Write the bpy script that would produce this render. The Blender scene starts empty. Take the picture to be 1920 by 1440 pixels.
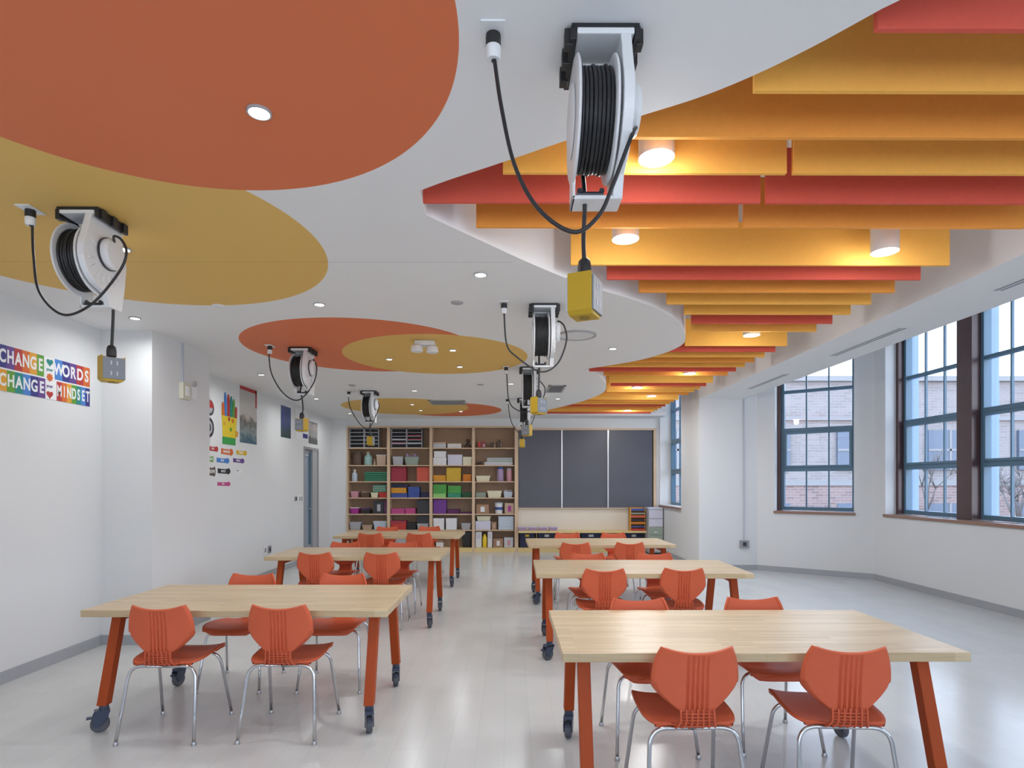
import bpy, bmesh, math, random
from mathutils import Vector, Matrix
random.seed(7)
scene = bpy.context.scene
COL = scene.collection

# ------------------------------------------------------------------ camera
F = 1110.0            # focal length in pixels of the 1920 px wide frame
H = 1.49              # camera height
HOR = 907.0           # image row of the horizon
YAW = math.atan(5.0 / F)
cd = bpy.data.cameras.new('camera'); cam = bpy.data.objects.new('camera', cd); COL.objects.link(cam)
cd.sensor_width = 36.0; cd.lens = F / 1920.0 * 36.0
cd.shift_y = (HOR - 720.0) / 1920.0
cd.clip_start = 0.05; cd.clip_end = 300
cam.location = (0, 0, H); cam.rotation_euler = (math.pi / 2, 0, -YAW)
scene.camera = cam

# ------------------------------------------------------------------ world, sun, exposure
w = bpy.data.worlds.new('sky'); scene.world = w; w.use_nodes = True
wn = w.node_tree.nodes; wl = w.node_tree.links
bg = wn['Background']
tc = wn.new('ShaderNodeTexCoord'); sx = wn.new('ShaderNodeSeparateXYZ'); cr = wn.new('ShaderNodeValToRGB')
cr.color_ramp.elements[0].position = 0.0; cr.color_ramp.elements[0].color = (0.86, 0.90, 0.96, 1)
cr.color_ramp.elements[1].position = 0.6; cr.color_ramp.elements[1].color = (0.50, 0.68, 0.95, 1)
wl.new(tc.outputs['Generated'], sx.inputs[0]); wl.new(sx.outputs['Z'], cr.inputs[0]); wl.new(cr.outputs[0], bg.inputs[0])
bg.inputs[1].default_value = 6.0
scene.view_settings.view_transform = 'Standard'; scene.view_settings.look = 'None'
scene.view_settings.exposure = -0.2; scene.view_settings.gamma = 1.0; scene.view_settings.use_curve_mapping = False
LAMP_W = 7.0   # power of one recessed downlight

# ------------------------------------------------------------------ measuring helpers (plan positions)
def ray(px, py):
    a = (px - 960.0) / F; b = (HOR - py) / F
    return (a * math.cos(YAW) + math.sin(YAW), -a * math.sin(YAW) + math.cos(YAW), b)
def onz(px, py, z):
    r = ray(px, py); t = (z - H) / r[2]; return Vector((r[0] * t, r[1] * t, z))
def ony(px, py, Y):
    r = ray(px, py); t = Y / r[1]; return Vector((r[0] * t, Y, H + r[2] * t))
def onx(px, py, X):
    r = ray(px, py); t = X / r[0]; return Vector((X, r[1] * t, H + r[2] * t))

# ------------------------------------------------------------------ materials
def nmat(name):
    m = bpy.data.materials.new(name); m.use_nodes = True
    return m, m.node_tree.nodes, m.node_tree.links, m.node_tree.nodes['Principled BSDF']
def mat(name, c, rough=0.5, metal=0.0, var=0.04, scale=8.0, coat=0.0, spec=0.5, bump=0.0, bscale=60.0, emit=None, es=0.0):
    m, n, l, b = nmat(name)
    tcn = n.new('ShaderNodeTexCoord')
    nz = n.new('ShaderNodeTexNoise'); nz.inputs['Scale'].default_value = scale; nz.inputs['Detail'].default_value = 3
    l.new(tcn.outputs['Object'], nz.inputs['Vector'])
    mx = n.new('ShaderNodeMix'); mx.data_type = 'RGBA'
    lo = tuple(max(0, v * (1 - var)) for v in c) + (1,); hi = tuple(min(1, v * (1 + var)) for v in c) + (1,)
    mx.inputs[6].default_value = lo; mx.inputs[7].default_value = hi
    l.new(nz.outputs['Fac'], mx.inputs[0]); l.new(mx.outputs[2], b.inputs['Base Color'])
    b.inputs['Roughness'].default_value = rough; b.inputs['Metallic'].default_value = metal
    b.inputs['Specular IOR Level'].default_value = spec
    b.inputs['Coat Weight'].default_value = coat
    if bump:
        nb = n.new('ShaderNodeTexNoise'); nb.inputs['Scale'].default_value = bscale
        l.new(tcn.outputs['Object'], nb.inputs['Vector'])
        bp = n.new('ShaderNodeBump'); bp.inputs['Strength'].default_value = bump; bp.inputs['Distance'].default_value = 0.002
        l.new(nb.outputs['Fac'], bp.inputs['Height']); l.new(bp.outputs[0], b.inputs['Normal'])
    if emit:
        b.inputs['Emission Color'].default_value = tuple(emit) + (1,); b.inputs['Emission Strength'].default_value = es
    return m

WALLC = (0.71, 0.712, 0.71)
M_wall = mat('painted_wall', WALLC, 0.55, var=0.012, scale=2, spec=0.25)
M_ceilw = mat('ceiling_white', (0.84, 0.84, 0.84), 0.6, var=0.01, scale=2, spec=0.2)
M_white = mat('white_plastic', (0.78, 0.79, 0.80), 0.35, var=0.02)
M_offwhite = mat('ivory_plastic', (0.62, 0.60, 0.48), 0.4)
M_base = mat('grey_rubber_base', (0.36, 0.37, 0.39), 0.5)
M_black = mat('black_rubber', (0.018, 0.018, 0.02), 0.45)
M_dark = mat('dark_plastic', (0.035, 0.035, 0.045), 0.35)
M_yellow = mat('yellow_plastic', (0.50, 0.31, 0.008), 0.45)
M_port = mat('dark_yellow_port', (0.25, 0.16, 0.01), 0.5)
M_greyface = mat('grey_plastic', (0.20, 0.22, 0.25), 0.4)
M_lightgrey = mat('light_grey_plastic', (0.50, 0.52, 0.58), 0.4)
M_chrome = mat('chrome', (0.62, 0.63, 0.65), 0.16, 1.0, var=0.01)
M_steel = mat('brushed_steel', (0.5, 0.5, 0.5), 0.35, 1.0)
M_chair = mat('orange_moulded_plastic', (0.62, 0.12, 0.052), 0.45, var=0.03, scale=5, spec=0.25, bump=0.15, bscale=350)
M_leg = mat('orange_powder_coat', (0.40, 0.066, 0.013), 0.5, spec=0.2)
M_caster = mat('navy_caster', (0.04, 0.055, 0.095), 0.35)
M_wheel = mat('grey_wheel', (0.09, 0.095, 0.11), 0.5)
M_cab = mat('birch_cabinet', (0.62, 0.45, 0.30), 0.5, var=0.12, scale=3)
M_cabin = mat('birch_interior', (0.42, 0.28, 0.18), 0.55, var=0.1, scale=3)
M_rail = mat('yellow_birch_edge', (0.72, 0.55, 0.25), 0.5)
M_pale = mat('pale_birch_panel', (0.74, 0.66, 0.55), 0.35, var=0.06, scale=2)
M_slate = mat('dark_pin_board', (0.085, 0.088, 0.11), 0.42, var=0.1, scale=2)
M_alu = mat('aluminium', (0.55, 0.55, 0.58), 0.35, 1.0)
M_teal = mat('blue_window_frame', (0.10, 0.19, 0.27), 0.35)
M_jamb = mat('shade_blue_jamb', (0.30, 0.42, 0.66), 0.5)
M_brown = mat('brown_stained_wood', (0.085, 0.045, 0.045), 0.3, var=0.2)
M_sill = mat('wooden_sill', (0.30, 0.17, 0.12), 0.35)
M_vent = mat('grey_vent', (0.30, 0.30, 0.32), 0.5)
M_ring = mat('grey_ring', (0.40, 0.40, 0.41), 0.5)
M_amber = mat('amber_felt', (0.95, 0.49, 0.10), 0.85, var=0.05, scale=40, spec=0.2, bump=0.3, bscale=300)
M_orange = mat('orange_felt', (0.88, 0.36, 0.07), 0.85, var=0.05, scale=40, spec=0.2, bump=0.3, bscale=300)
M_red = mat('red_felt', (0.72, 0.12, 0.08), 0.85, var=0.05, scale=40, spec=0.2, bump=0.3, bscale=300)
M_lamp = mat('lit_diffuser', (0.9, 0.9, 0.9), 0.5, emit=(1, 0.97, 0.92), es=9.0)

def wood_top():
    m, n, l, b = nmat('butcher_block')
    t = n.new('ShaderNodeTexCoord'); br = n.new('ShaderNodeTexBrick')
    br.offset = 0.37; br.inputs['Scale'].default_value = 1.0
    br.inputs['Brick Width'].default_value = 0.42; br.inputs['Row Height'].default_value = 0.042
    br.inputs['Mortar Size'].default_value = 0.0006; br.inputs['Bias'].default_value = 0.0
    br.inputs['Color1'].default_value = (0.60, 0.46, 0.28, 1); br.inputs['Color2'].default_value = (0.49, 0.36, 0.20, 1)
    br.inputs['Mortar'].default_value = (0.40, 0.28, 0.17, 1)
    l.new(t.outputs['Object'], br.inputs['Vector'])
    mp = n.new('ShaderNodeMapping'); mp.inputs['Scale'].default_value = (1.5, 38, 38)
    nz = n.new('ShaderNodeTexNoise'); nz.inputs['Scale'].default_value = 1.5; nz.inputs['Detail'].default_value = 5
    l.new(t.outputs['Object'], mp.inputs[0]); l.new(mp.outputs[0], nz.inputs['Vector'])
    mx = n.new('ShaderNodeMix'); mx.data_type = 'RGBA'; mx.blend_type = 'OVERLAY'; mx.inputs[0].default_value = 0.35
    l.new(br.outputs['Color'], mx.inputs[6]); l.new(nz.outputs['Fac'], mx.inputs[7]); l.new(mx.outputs[2], b.inputs['Base Color'])
    b.inputs['Roughness'].default_value = 0.36; b.inputs['Specular IOR Level'].default_value = 0.45; b.inputs['Coat Weight'].default_value = 0.3; b.inputs['Coat Roughness'].default_value = 0.28
    return m
M_top = wood_top()

def floor_mat():
    m, n, l, b = nmat('vinyl_tile_floor')
    t = n.new('ShaderNodeTexCoord'); br = n.new('ShaderNodeTexBrick')
    mp = n.new('ShaderNodeMapping'); mp.inputs['Rotation'].default_value = (0, 0, math.pi / 2); mp.inputs['Location'].default_value = (0.1, 0.03, 0)
    l.new(t.outputs['Object'], mp.inputs[0]); l.new(mp.outputs[0], br.inputs['Vector'])
    br.offset = 0.5; br.inputs['Scale'].default_value = 1.0
    br.inputs['Brick Width'].default_value = 0.92; br.inputs['Row Height'].default_value = 0.155
    br.inputs['Mortar Size'].default_value = 0.0009
    br.inputs['Color1'].default_value = (0.61, 0.615, 0.605, 1); br.inputs['Color2'].default_value = (0.585, 0.59, 0.58, 1)
    br.inputs['Mortar'].default_value = (0.47, 0.475, 0.47, 1)
    nz = n.new('ShaderNodeTexNoise'); nz.inputs['Scale'].default_value = 3.0; nz.inputs['Detail'].default_value = 6
    l.new(t.outputs['Object'], nz.inputs['Vector'])
    mx = n.new('ShaderNodeMix'); mx.data_type = 'RGBA'; mx.blend_type = 'OVERLAY'; mx.inputs[0].default_value = 0.10
    l.new(br.outputs['Color'], mx.inputs[6]); l.new(nz.outputs['Fac'], mx.inputs[7]); l.new(mx.outputs[2], b.inputs['Base Color'])
    b.inputs['Roughness'].default_value = 0.2; b.inputs['Specular IOR Level'].default_value = 0.38
    bp = n.new('ShaderNodeBump'); bp.inputs['Strength'].default_value = 0.08; bp.inputs['Distance'].default_value = 0.003
    n2 = n.new('ShaderNodeTexNoise'); n2.inputs['Scale'].default_value = 7.0
    l.new(t.outputs['Object'], n2.inputs['Vector']); l.new(n2.outputs['Fac'], bp.inputs['Height']); l.new(bp.outputs[0], b.inputs['Normal'])
    return m
M_floor = floor_mat()

def glass_mat():
    m = bpy.data.materials.new('window_glass'); m.use_nodes = True
    n = m.node_tree.nodes; l = m.node_tree.links; n.clear()
    o = n.new('ShaderNodeOutputMaterial'); tr = n.new('ShaderNodeBsdfTransparent'); gl = n.new('ShaderNodeBsdfGlossy')
    gl.inputs['Roughness'].default_value = 0.02; tr.inputs[0].default_value = (0.95, 0.97, 1.0, 1)
    mx = n.new('ShaderNodeMixShader'); mx.inputs[0].default_value = 0.05; l.new(tr.outputs[0], mx.inputs[1]); l.new(gl.outputs[0], mx.inputs[2])
    l.new(mx.outputs[0], o.inputs[0]); return m
M_glass = glass_mat()

L = H + 1.42          # height of the lower white ceiling
S = H + 1.46          # underside of the window-side soffit
U = H + 2.02          # upper ceiling over the baffles

def ceiling_mat():
    """white paint with the round orange and yellow fields painted on it"""
    m, n, l, b = nmat('ceiling_paint_with_circles')
    g = n.new('ShaderNodeNewGeometry'); sp = n.new('ShaderNodeSeparateXYZ'); l.new(g.outputs['Position'], sp.inputs[0])
    OR = (0.74, 0.20, 0.085, 1); YE = (0.78, 0.50, 0.145, 1)
    prev = None
    def circ(cx, cy, r):
        cb = n.new('ShaderNodeCombineXYZ'); l.new(sp.outputs['X'], cb.inputs[0]); l.new(sp.outputs['Y'], cb.inputs[1])
        d = n.new('ShaderNodeVectorMath'); d.operation = 'DISTANCE'; d.inputs[1].default_value = (cx, cy, 0); l.new(cb.outputs[0], d.inputs[0])
        c = n.new('ShaderNodeMath'); c.operation = 'LESS_THAN'; c.inputs[1].default_value = r; l.new(d.outputs['Value'], c.inputs[0]); return c.outputs[0]
    col = n.new('ShaderNodeRGB'); col.outputs[0].default_value = (0.84, 0.84, 0.84, 1); prev = col.outputs[0]
    for (cx, cy, r, c) in CIRCLES:
        mx = n.new('ShaderNodeMix'); mx.data_type = 'RGBA'; l.new(circ(cx, cy, r), mx.inputs[0]); l.new(prev, mx.inputs[6])
        mx.inputs[7].default_value = OR if c == 'o' else YE; prev = mx.outputs[2]
    # control joint
    yj = onz(500, 491, L).y
    s1 = n.new('ShaderNodeMath'); s1.operation = 'SUBTRACT'; l.new(sp.outputs['Y'], s1.inputs[0]); s1.inputs[1].default_value = yj
    s2 = n.new('ShaderNodeMath'); s2.operation = 'ABSOLUTE'; l.new(s1.outputs[0], s2.inputs[0])
    s3 = n.new('ShaderNodeMath'); s3.operation = 'LESS_THAN'; l.new(s2.outputs[0], s3.inputs[0]); s3.inputs[1].default_value = 0.005
    s4 = n.new('ShaderNodeMath'); s4.operation = 'LESS_THAN'; l.new(sp.outputs['X'], s4.inputs[0]); s4.inputs[1].default_value = 0.02
    s5 = n.new('ShaderNodeMath'); s5.operation = 'MULTIPLY'; l.new(s3.outputs[0], s5.inputs[0]); l.new(s4.outputs[0], s5.inputs[1])
    mm = n.new('ShaderNodeMix'); mm.data_type = 'RGBA'; mm.blend_type = 'MULTIPLY'; l.new(s5.outputs[0], mm.inputs[0]); l.new(prev, mm.inputs[6]); mm.inputs[7].default_value = (0.8, 0.8, 0.8, 1)
    l.new(mm.outputs[2], b.inputs['Base Color'])
    b.inputs['Roughness'].default_value = 0.6; b.inputs['Specular IOR Level'].default_value = 0.2
    return m
def P2(px, py, z=None):
    p = onz(px, py, L if z is None else z); return (p.x, p.y)
def fit(pts):
    """least-squares circle through points on the ceiling"""
    A = [[0.0] * 3 for _ in range(3)]; B = [0.0] * 3
    for x, y in pts:
        row = (x, y, 1.0); rhs = x * x + y * y
        for i in range(3):
            B[i] += row[i] * rhs
            for j in range(3): A[i][j] += row[i] * row[j]
    s = Matrix(A).inverted() @ Vector(B)
    cx, cy = s[0] / 2, s[1] / 2
    return cx, cy, math.sqrt(s[2] + cx * cx + cy * cy)
c_y1 = fit([P2(*p) for p in [(617, 495), (560, 410), (400, 574), (300, 571), (225, 560), (100, 538), (0, 516), (520, 556), (470, 365)]])
c_o1 = fit([P2(*p) for p in [(500, 359), (865, 80), (830, 200), (760, 280), (640, 340), (200, 318), (0, 256), (380, 350)]])
c_o2 = fit([P2(*p) for p in [(449, 634), (616, 596), (662, 694), (480, 609), (500, 668), (700, 598)]])
c_y2 = fit([P2(*p) for p in [(633, 660), (813, 626), (843, 702), (989, 670), (700, 685), (930, 640)]])
c_y3 = fit([P2(*p) for p in [(629, 760), (740, 747), (875, 759), (700, 748), (690, 772)]])
CIRCLES = [c_y1 + ('y',), c_o1 + ('o',), c_o2 + ('o',), c_y2 + ('y',), (-1.2, 11.4, 1.05, 'o'), c_y3 + ('y',)]
M_ceil = ceiling_mat()

# ------------------------------------------------------------------ mesh helpers
class MB:
    def __init__(s): s.v = []; s.f = []; s.mi = []; s.m = 0; s.smooth = []; s.sm = False
    def add(s, vs, fs):
        o = len(s.v); s.v += [tuple(v) for v in vs]
        for f in fs: s.f.append(tuple(i + o for i in f)); s.mi.append(s.m); s.smooth.append(s.sm)
        return s
    def box(s, x0, x1, y0, y1, z0, z1, M=None):
        vs = [Vector(p) for p in ((x0, y0, z0), (x1, y0, z0), (x1, y1, z0), (x0, y1, z0), (x0, y0, z1), (x1, y0, z1), (x1, y1, z1), (x0, y1, z1))]
        if M: vs = [M @ v for v in vs]
        return s.add(vs, [(0, 3, 2, 1), (4, 5, 6, 7), (0, 1, 5, 4), (1, 2, 6, 5), (2, 3, 7, 6), (3, 0, 4, 7)])
    def frustum(s, x0, x1, y0, y1, z0, z1, t=0.1):
        dx = (x1 - x0) * t / 2; dy = (y1 - y0) * t / 2
        vs = [(x0 + dx, y0 + dy, z0), (x1 - dx, y0 + dy, z0), (x1 - dx, y1 - dy, z0), (x0 + dx, y1 - dy, z0), (x0, y0, z1), (x1, y0, z1), (x1, y1, z1), (x0, y1, z1)]
        return s.add(vs, [(0, 3, 2, 1), (4, 5, 6, 7), (0, 1, 5, 4), (1, 2, 6, 5), (2, 3, 7, 6), (3, 0, 4, 7)])
    def lathe(s, prof, n=24, c=(0, 0, 0), axis='Z', cap=True):
        c = Vector(c); vs = []
        for (r, h) in prof:
            for i in range(n):
                a = 2 * math.pi * i / n; p = (r * math.cos(a), r * math.sin(a), h)
                if axis == 'X': p = (p[2], p[0], p[1])
                elif axis == 'Y': p = (p[1], p[2], p[0])
                vs.append(c + Vector(p))
        fs = []
        for k in range(len(prof) - 1):
            for i in range(n):
                j = (i + 1) % n; fs.append((k * n + i, k * n + j, (k + 1) * n + j, (k + 1) * n + i))
        if cap: fs.append(tuple(reversed(range(n)))); fs.append(tuple((len(prof) - 1) * n + i for i in range(n)))
        return s.add(vs, fs)
    def cyl(s, c, r, h, n=20, axis='Z'): return s.lathe([(r, 0), (r, h)], n, c, axis)
    def tube(s, pts, r, n=10, cap=True):
        pts = [Vector(p) for p in pts]; vs = []; up = None
        for i, p in enumerate(pts):
            if i == 0: t = pts[1] - p
            elif i == len(pts) - 1: t = p - pts[i - 1]
            else: t = (pts[i + 1] - p).normalized() + (p - pts[i - 1]).normalized()
            t.normalize()
            if up is None: up = Vector((0, 0, 1)) if abs(t.z) < 0.9 else Vector((1, 0, 0))
            a = t.cross(up).normalized(); b = a.cross(t).normalized(); up = b
            rr = r[i] if isinstance(r, (list, tuple)) else r
            for k in range(n):
                q = 2 * math.pi * k / n; vs.append(p + a * (rr * math.cos(q)) + b * (rr * math.sin(q)))
        fs = []
        for i in range(len(pts) - 1):
            for k in range(n):
                j = (k + 1) % n; fs.append((i * n + k, i * n + j, (i + 1) * n + j, (i + 1) * n + k))
        if cap: fs.append(tuple(range(n))); fs.append(tuple(reversed([(len(pts) - 1) * n + k for k in range(n)])))
        o = s.sm; s.sm = True; s.add(vs, fs); s.sm = o; return s
    def prism(s, poly, z0, z1, M=None):
        n = len(poly); vs = [Vector((p[0], p[1], z0)) for p in poly] + [Vector((p[0], p[1], z1)) for p in poly]
        if M: vs = [M @ v for v in vs]
        fs = [tuple(reversed(range(n))), tuple(range(n, 2 * n))] + [(i, (i + 1) % n, n + (i + 1) % n, n + i) for i in range(n)]
        return s.add(vs, fs)
    def build(s, name, mats, parent=None, bevel=0.0, auto=False):
        me = bpy.data.meshes.new(name); me.from_pydata(s.v, [], s.f)
        if not isinstance(mats, (list, tuple)): mats = [mats]
        for m in mats: me.materials.append(m)
        for p, i, sm in zip(me.polygons, s.mi, s.smooth): p.material_index = min(i, len(mats) - 1); p.use_smooth = sm or auto
        bm = bmesh.new(); bm.from_mesh(me)
        bmesh.ops.recalc_face_normals(bm, faces=bm.faces)
        if bevel > 0:
            es = [e for e in bm.edges if len(e.link_faces) == 2 and e.calc_face_angle(0) > 0.7]
            bmesh.ops.bevel(bm, geom=es, offset=bevel, segments=2, profile=0.5, affect='EDGES', clamp_overlap=True)
        if auto:
            for e in bm.edges:
                if len(e.link_faces) == 2 and e.calc_face_angle(0) > 0.6: e.smooth = False
        bm.to_mesh(me); bm.free()
        o = bpy.data.objects.new(name, me); COL.objects.link(o)
        if parent: o.parent = parent
        return o
def tag(o, label, cat, group=None, kind=None):
    o['label'] = label; o['category'] = cat
    if group: o['group'] = group
    if kind: o['kind'] = kind
    return o
def thing(name, label, cat, loc=(0, 0, 0), rz=0.0, group=None, kind=None):
    o = bpy.data.objects.new(name, None); COL.objects.link(o); o.location = loc; o.rotation_euler = (0, 0, rz)
    o.empty_display_size = 0.1
    return tag(o, label, cat, group, kind)
def struct(o, label=None):
    o['kind'] = 'structure'
    if label: o['label'] = label
    return o
def children(o): return [c for c in COL.objects if c.parent == o]
KIDS = {}
def copy_tree(o, parent=None):
    c = o.copy(); COL.objects.link(c)
    if parent: c.parent = parent
    for ch in list(o.children): copy_tree(ch, c)
    return c
def catmull(pts, k=8, closed=False):
    pts = [Vector(p) for p in pts]; out = []; n = len(pts)
    rng = range(n) if closed else range(n - 1)
    for i in rng:
        p0 = pts[(i - 1) % n] if (closed or i > 0) else pts[0] * 2 - pts[1]
        p1 = pts[i]; p2 = pts[(i + 1) % n]; p3 = pts[(i + 2) % n] if (closed or i + 2 < n) else pts[-1] * 2 - pts[-2]
        for j in range(k):
            t = j / k
            out.append(0.5 * ((2 * p1) + (p2 - p0) * t + (2 * p0 - 5 * p1 + 4 * p2 - p3) * t * t + (3 * p1 - p0 - 3 * p2 + p3) * t ** 3))
    if not closed: out.append(pts[-1])
    return out
def text_mesh(txt, size, name, material, parent, M, extrude=0.0008):
    cu = bpy.data.curves.new(name, 'FONT'); cu.body = txt; cu.size = size; cu.extrude = extrude; cu.align_x = 'CENTER'; cu.align_y = 'CENTER'
    cu.offset = size * 0.03
    to = bpy.data.objects.new(name + '_t', cu); COL.objects.link(to)
    bpy.context.view_layer.update()
    me = bpy.data.meshes.new_from_object(to.evaluated_get(bpy.context.evaluated_depsgraph_get()))
    bpy.data.objects.remove(to); me.transform(M); me.materials.clear(); me.materials.append(material)
    o = bpy.data.objects.new(name, me); COL.objects.link(o)
    if parent: o.parent = parent
    return o
def ordinal(n):
    w_ = ['zeroth', 'first', 'second', 'third', 'fourth', 'fifth', 'sixth', 'seventh', 'eighth', 'ninth', 'tenth', 'eleventh', 'twelfth', 'thirteenth', 'fourteenth', 'fifteenth', 'sixteenth', 'seventeenth', 'eighteenth', 'nineteenth', 'twentieth']
    if n <= 20: return w_[n]
    return {2: 'twenty', 3: 'thirty', 4: 'forty'}[n // 10] + '-' + w_[n % 10] if n % 10 else {3: 'thirtieth', 4: 'fortieth'}[n // 10]

# ================================================================== THE ROOM
XL = onz(190, 1209, 0).x                    # near left wall
YC = onz(190, 1209, 0).y                    # face of the left column
XC = ony(285, 900, YC).x                    # room side of the column
YC2 = onx(393, 900, XC).y
XP = -3.88                                  # wall with the posters
YB = 12.9                                   # plane of cabinets and back wall
XR = 3.27                                   # right wall near the back, soffit fascia
YA = onz(1420, 1069, 0).y; XA = onz(1420, 1069, 0).x
PB = onz(1640, 1087, 0); XW = PB.x; YWB = PB.y
XSO = 4.02                                  # outer edge of the soffit
YN = -2.6                                   # wall behind the camera
TOP = 4.3

fl = MB().prism([(XP - 0.3, YN), (XW + 0.25, YN), (XW + 0.25, YWB + 0.1), (XA + 0.1, YA + 0.25), (XR + 0.2, YA + 0.25), (XR + 0.25, YB + 0.4), (XP - 0.3, YB + 0.4)], -0.12, 0.0)
struct(fl.build('floor', M_floor), 'pale grey vinyl plank floor')

def wall_seg(name, p0, p1, z0, z1, thick, openings=(), mats=M_wall, label=None, kind=True):
    """wall from p0 to p1, room surface on that line, thickness to the right of p0->p1"""
    p0 = Vector(p0); p1 = Vector(p1); d = (p1 - p0); ln = d.length; d.normalize()
    nrm = Vector((d.y, -d.x))
    M = Matrix(((d.x, nrm.x, 0, p0.x), (d.y, nrm.y, 0, p0.y), (0, 0, 1, 0), (0, 0, 0, 1)))
    mb = MB(); t = 0.0
    for (a, b, oz0, oz1) in sorted(openings):
        if a > t: mb.box(t, a, 0, thick, z0, z1, M)
        if oz0 > z0: mb.box(a, b, 0, thick, z0, oz0, M)
        if oz1 < z1: mb.box(a, b, 0, thick, oz1, z1, M)
        t = b
    if t < ln: mb.box(t, ln, 0, thick, z0, z1, M)
    return struct(mb.build(name, mats), label), M, ln
# left side
LT = L + 0.05
struct(MB().box(XL - 0.2, XL, YN, YC, 0, LT).build('wall_left', M_wall), 'white wall at the near left with the rainbow banner')
struct(MB().box(XP - 0.2, XC, YC, YC2, 0, LT).build('wall_left_column', M_wall), 'white boxed-out column on the left wall')
# poster wall with the door opening
YD0 = onx(571, 900, XP).y; YD1 = onx(595, 900, XP).y
DZ = onx(595, 846, XP).z
o_, _, _ = wall_seg('wall_left_posters', (XP, YB), (XP, YC2), 0, LT, 0.2, [(YB - YD1, YB - YD0, 0, DZ)], label='white wall with posters and the door')
# back wall
wb0 = ony(650, 900, YB).x; wb1 = ony(1230, 900, YB).x
zc = ony(700, 799, YB).z                     # top of the cabinets
mb = MB().box(XP - 0.2, wb0, YB, YB + 0.4, 0, LT).box(wb1, XR + 0.25, YB, YB + 0.4, 0, 3.7).box(wb0, wb1, YB, YB + 0.4, zc, 3.7).box(wb0 - 0.02, wb1 + 0.02, YB + 0.4, YB + 0.5, 0, 3.7).box(XP - 0.2, wb0, YB, YB + 0.4, LT, 3.7)
struct(mb.build('wall_back', M_wall), 'white back wall around the cabinets')
# unseen wall behind camera, windows added to let daylight in
FW = [(1.0, 3.2), (3.7, 5.9), (6.4, 8.6)]
_mb = MB(); _t = XP - 0.2
for (a, b) in FW:
    a, b = a + XP, b + XP; _mb.box(_t, a, YN - 0.25, YN, 0, TOP).box(a, b, YN - 0.25, YN, 0, 0.95).box(a, b, YN - 0.25, YN, 2.86, TOP); _t = b
struct(_mb.box(_t, XW + 0.25, YN - 0.25, YN, 0, TOP).build('wall_front', M_wall), 'white wall behind the viewpoint with three windows added for daylight')
# right side: windows
WZ0 = 1.02; WZ1 = 3.74
y_w3a = onx(1277, 900, XR).y; y_w3b = YB - 0.06
wall_seg('wall_right_back', (XR, YA), (XR, YB), 0, TOP, 0.25, [(y_w3a - YA, y_w3b - YA, WZ0 + 0.02, WZ1)], label='narrow white wall at the back right with a tall window')
# replaced orientation: thickness to the right (+X)
wall_seg('wall_right_return', (XA, YA), (XR + 0.25, YA), 0, TOP, 0.25, label='white return wall of the bay with the conduit')
def pick(px):     # point on the diagonal AB seen at column px
    r = ray(px, 900); A = Vector((XA, YA)); D = Vector((XW, YWB)) - A
    # A + tD parallel to (r0,r1)
    t = (r[0] * A.y - r[1] * A.x) / (r[1] * D.x - r[0] * D.y); return t * D.length
ta, tb = pick(1453), pick(1601)
AB = Vector((XW - XA, YWB - YA)); lab = AB.length
o_, MAB, _ = wall_seg('wall_right_diagonal', (XW, YWB), (XA, YA), 0, TOP, 0.25, [(lab - tb, lab - ta, WZ0, WZ1)], label='angled white wall of the bay with one window')
yw1 = onx(1660, 900, XW).y
UW = 1.2; MU = 0.25; U0 = 0.06
op_len = 3 * UW + 2 * MU + 2 * U0
o_, MBC, lbc = wall_seg('wall_right', (XW, YN), (XW, YWB), 0, TOP, 0.25, [(yw1 - op_len - YN, yw1 - YN, WZ0, WZ1), (0.7, 0.7 + op_len, WZ0, WZ1)], label='long white window wall at the right')

# ceilings
bd = [(1690, -1), (1642, 23), (1525, 87), (1414, 141), (1310, 183), (1196, 219), (1060, 264), (943, 304), (840, 338), (786, 358)]
bd2 = [(800, 404), (880, 441), (1000, 496), (1100, 536), (1200, 566), (1262, 596), (1285, 630), (1270, 652), (1200, 675), (1092, 693), (1122, 704), (1136, 722), (1128, 738), (1080, 756), (1004, 774)]
curve = [Vector((3.6, 0.55)), Vector((2.3, 0.85)), Vector((1.55, 1.34))] + [Vector(P2(*p)) for p in bd] + [Vector(P2(*p)) for p in bd2]
k1 = 3 + len(bd)
cA = catmull([Vector((v.x, v.y, 0)) for v in curve[:k1]], 5)
cB = catmull([Vector((v.x, v.y, 0)) for v in curve[k1:k1 + 10]], 6)
cC = catmull([Vector((v.x, v.y, 0)) for v in curve[k1 + 9:]], 5)
edge = [(p.x, p.y) for p in cA] + [(p.x, p.y) for p in cB] + [(p.x, p.y) for p in cC[1:]]
edge += [(edge[-1][0] + 0.25, 12.18), (1.4, 12.3), (XR, 12.34)]
poly = [(XR, YN), (XP - 0.1, YN), (XP - 0.1, YB), (XR, YB)] + list(reversed(edge))[0:]
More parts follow.
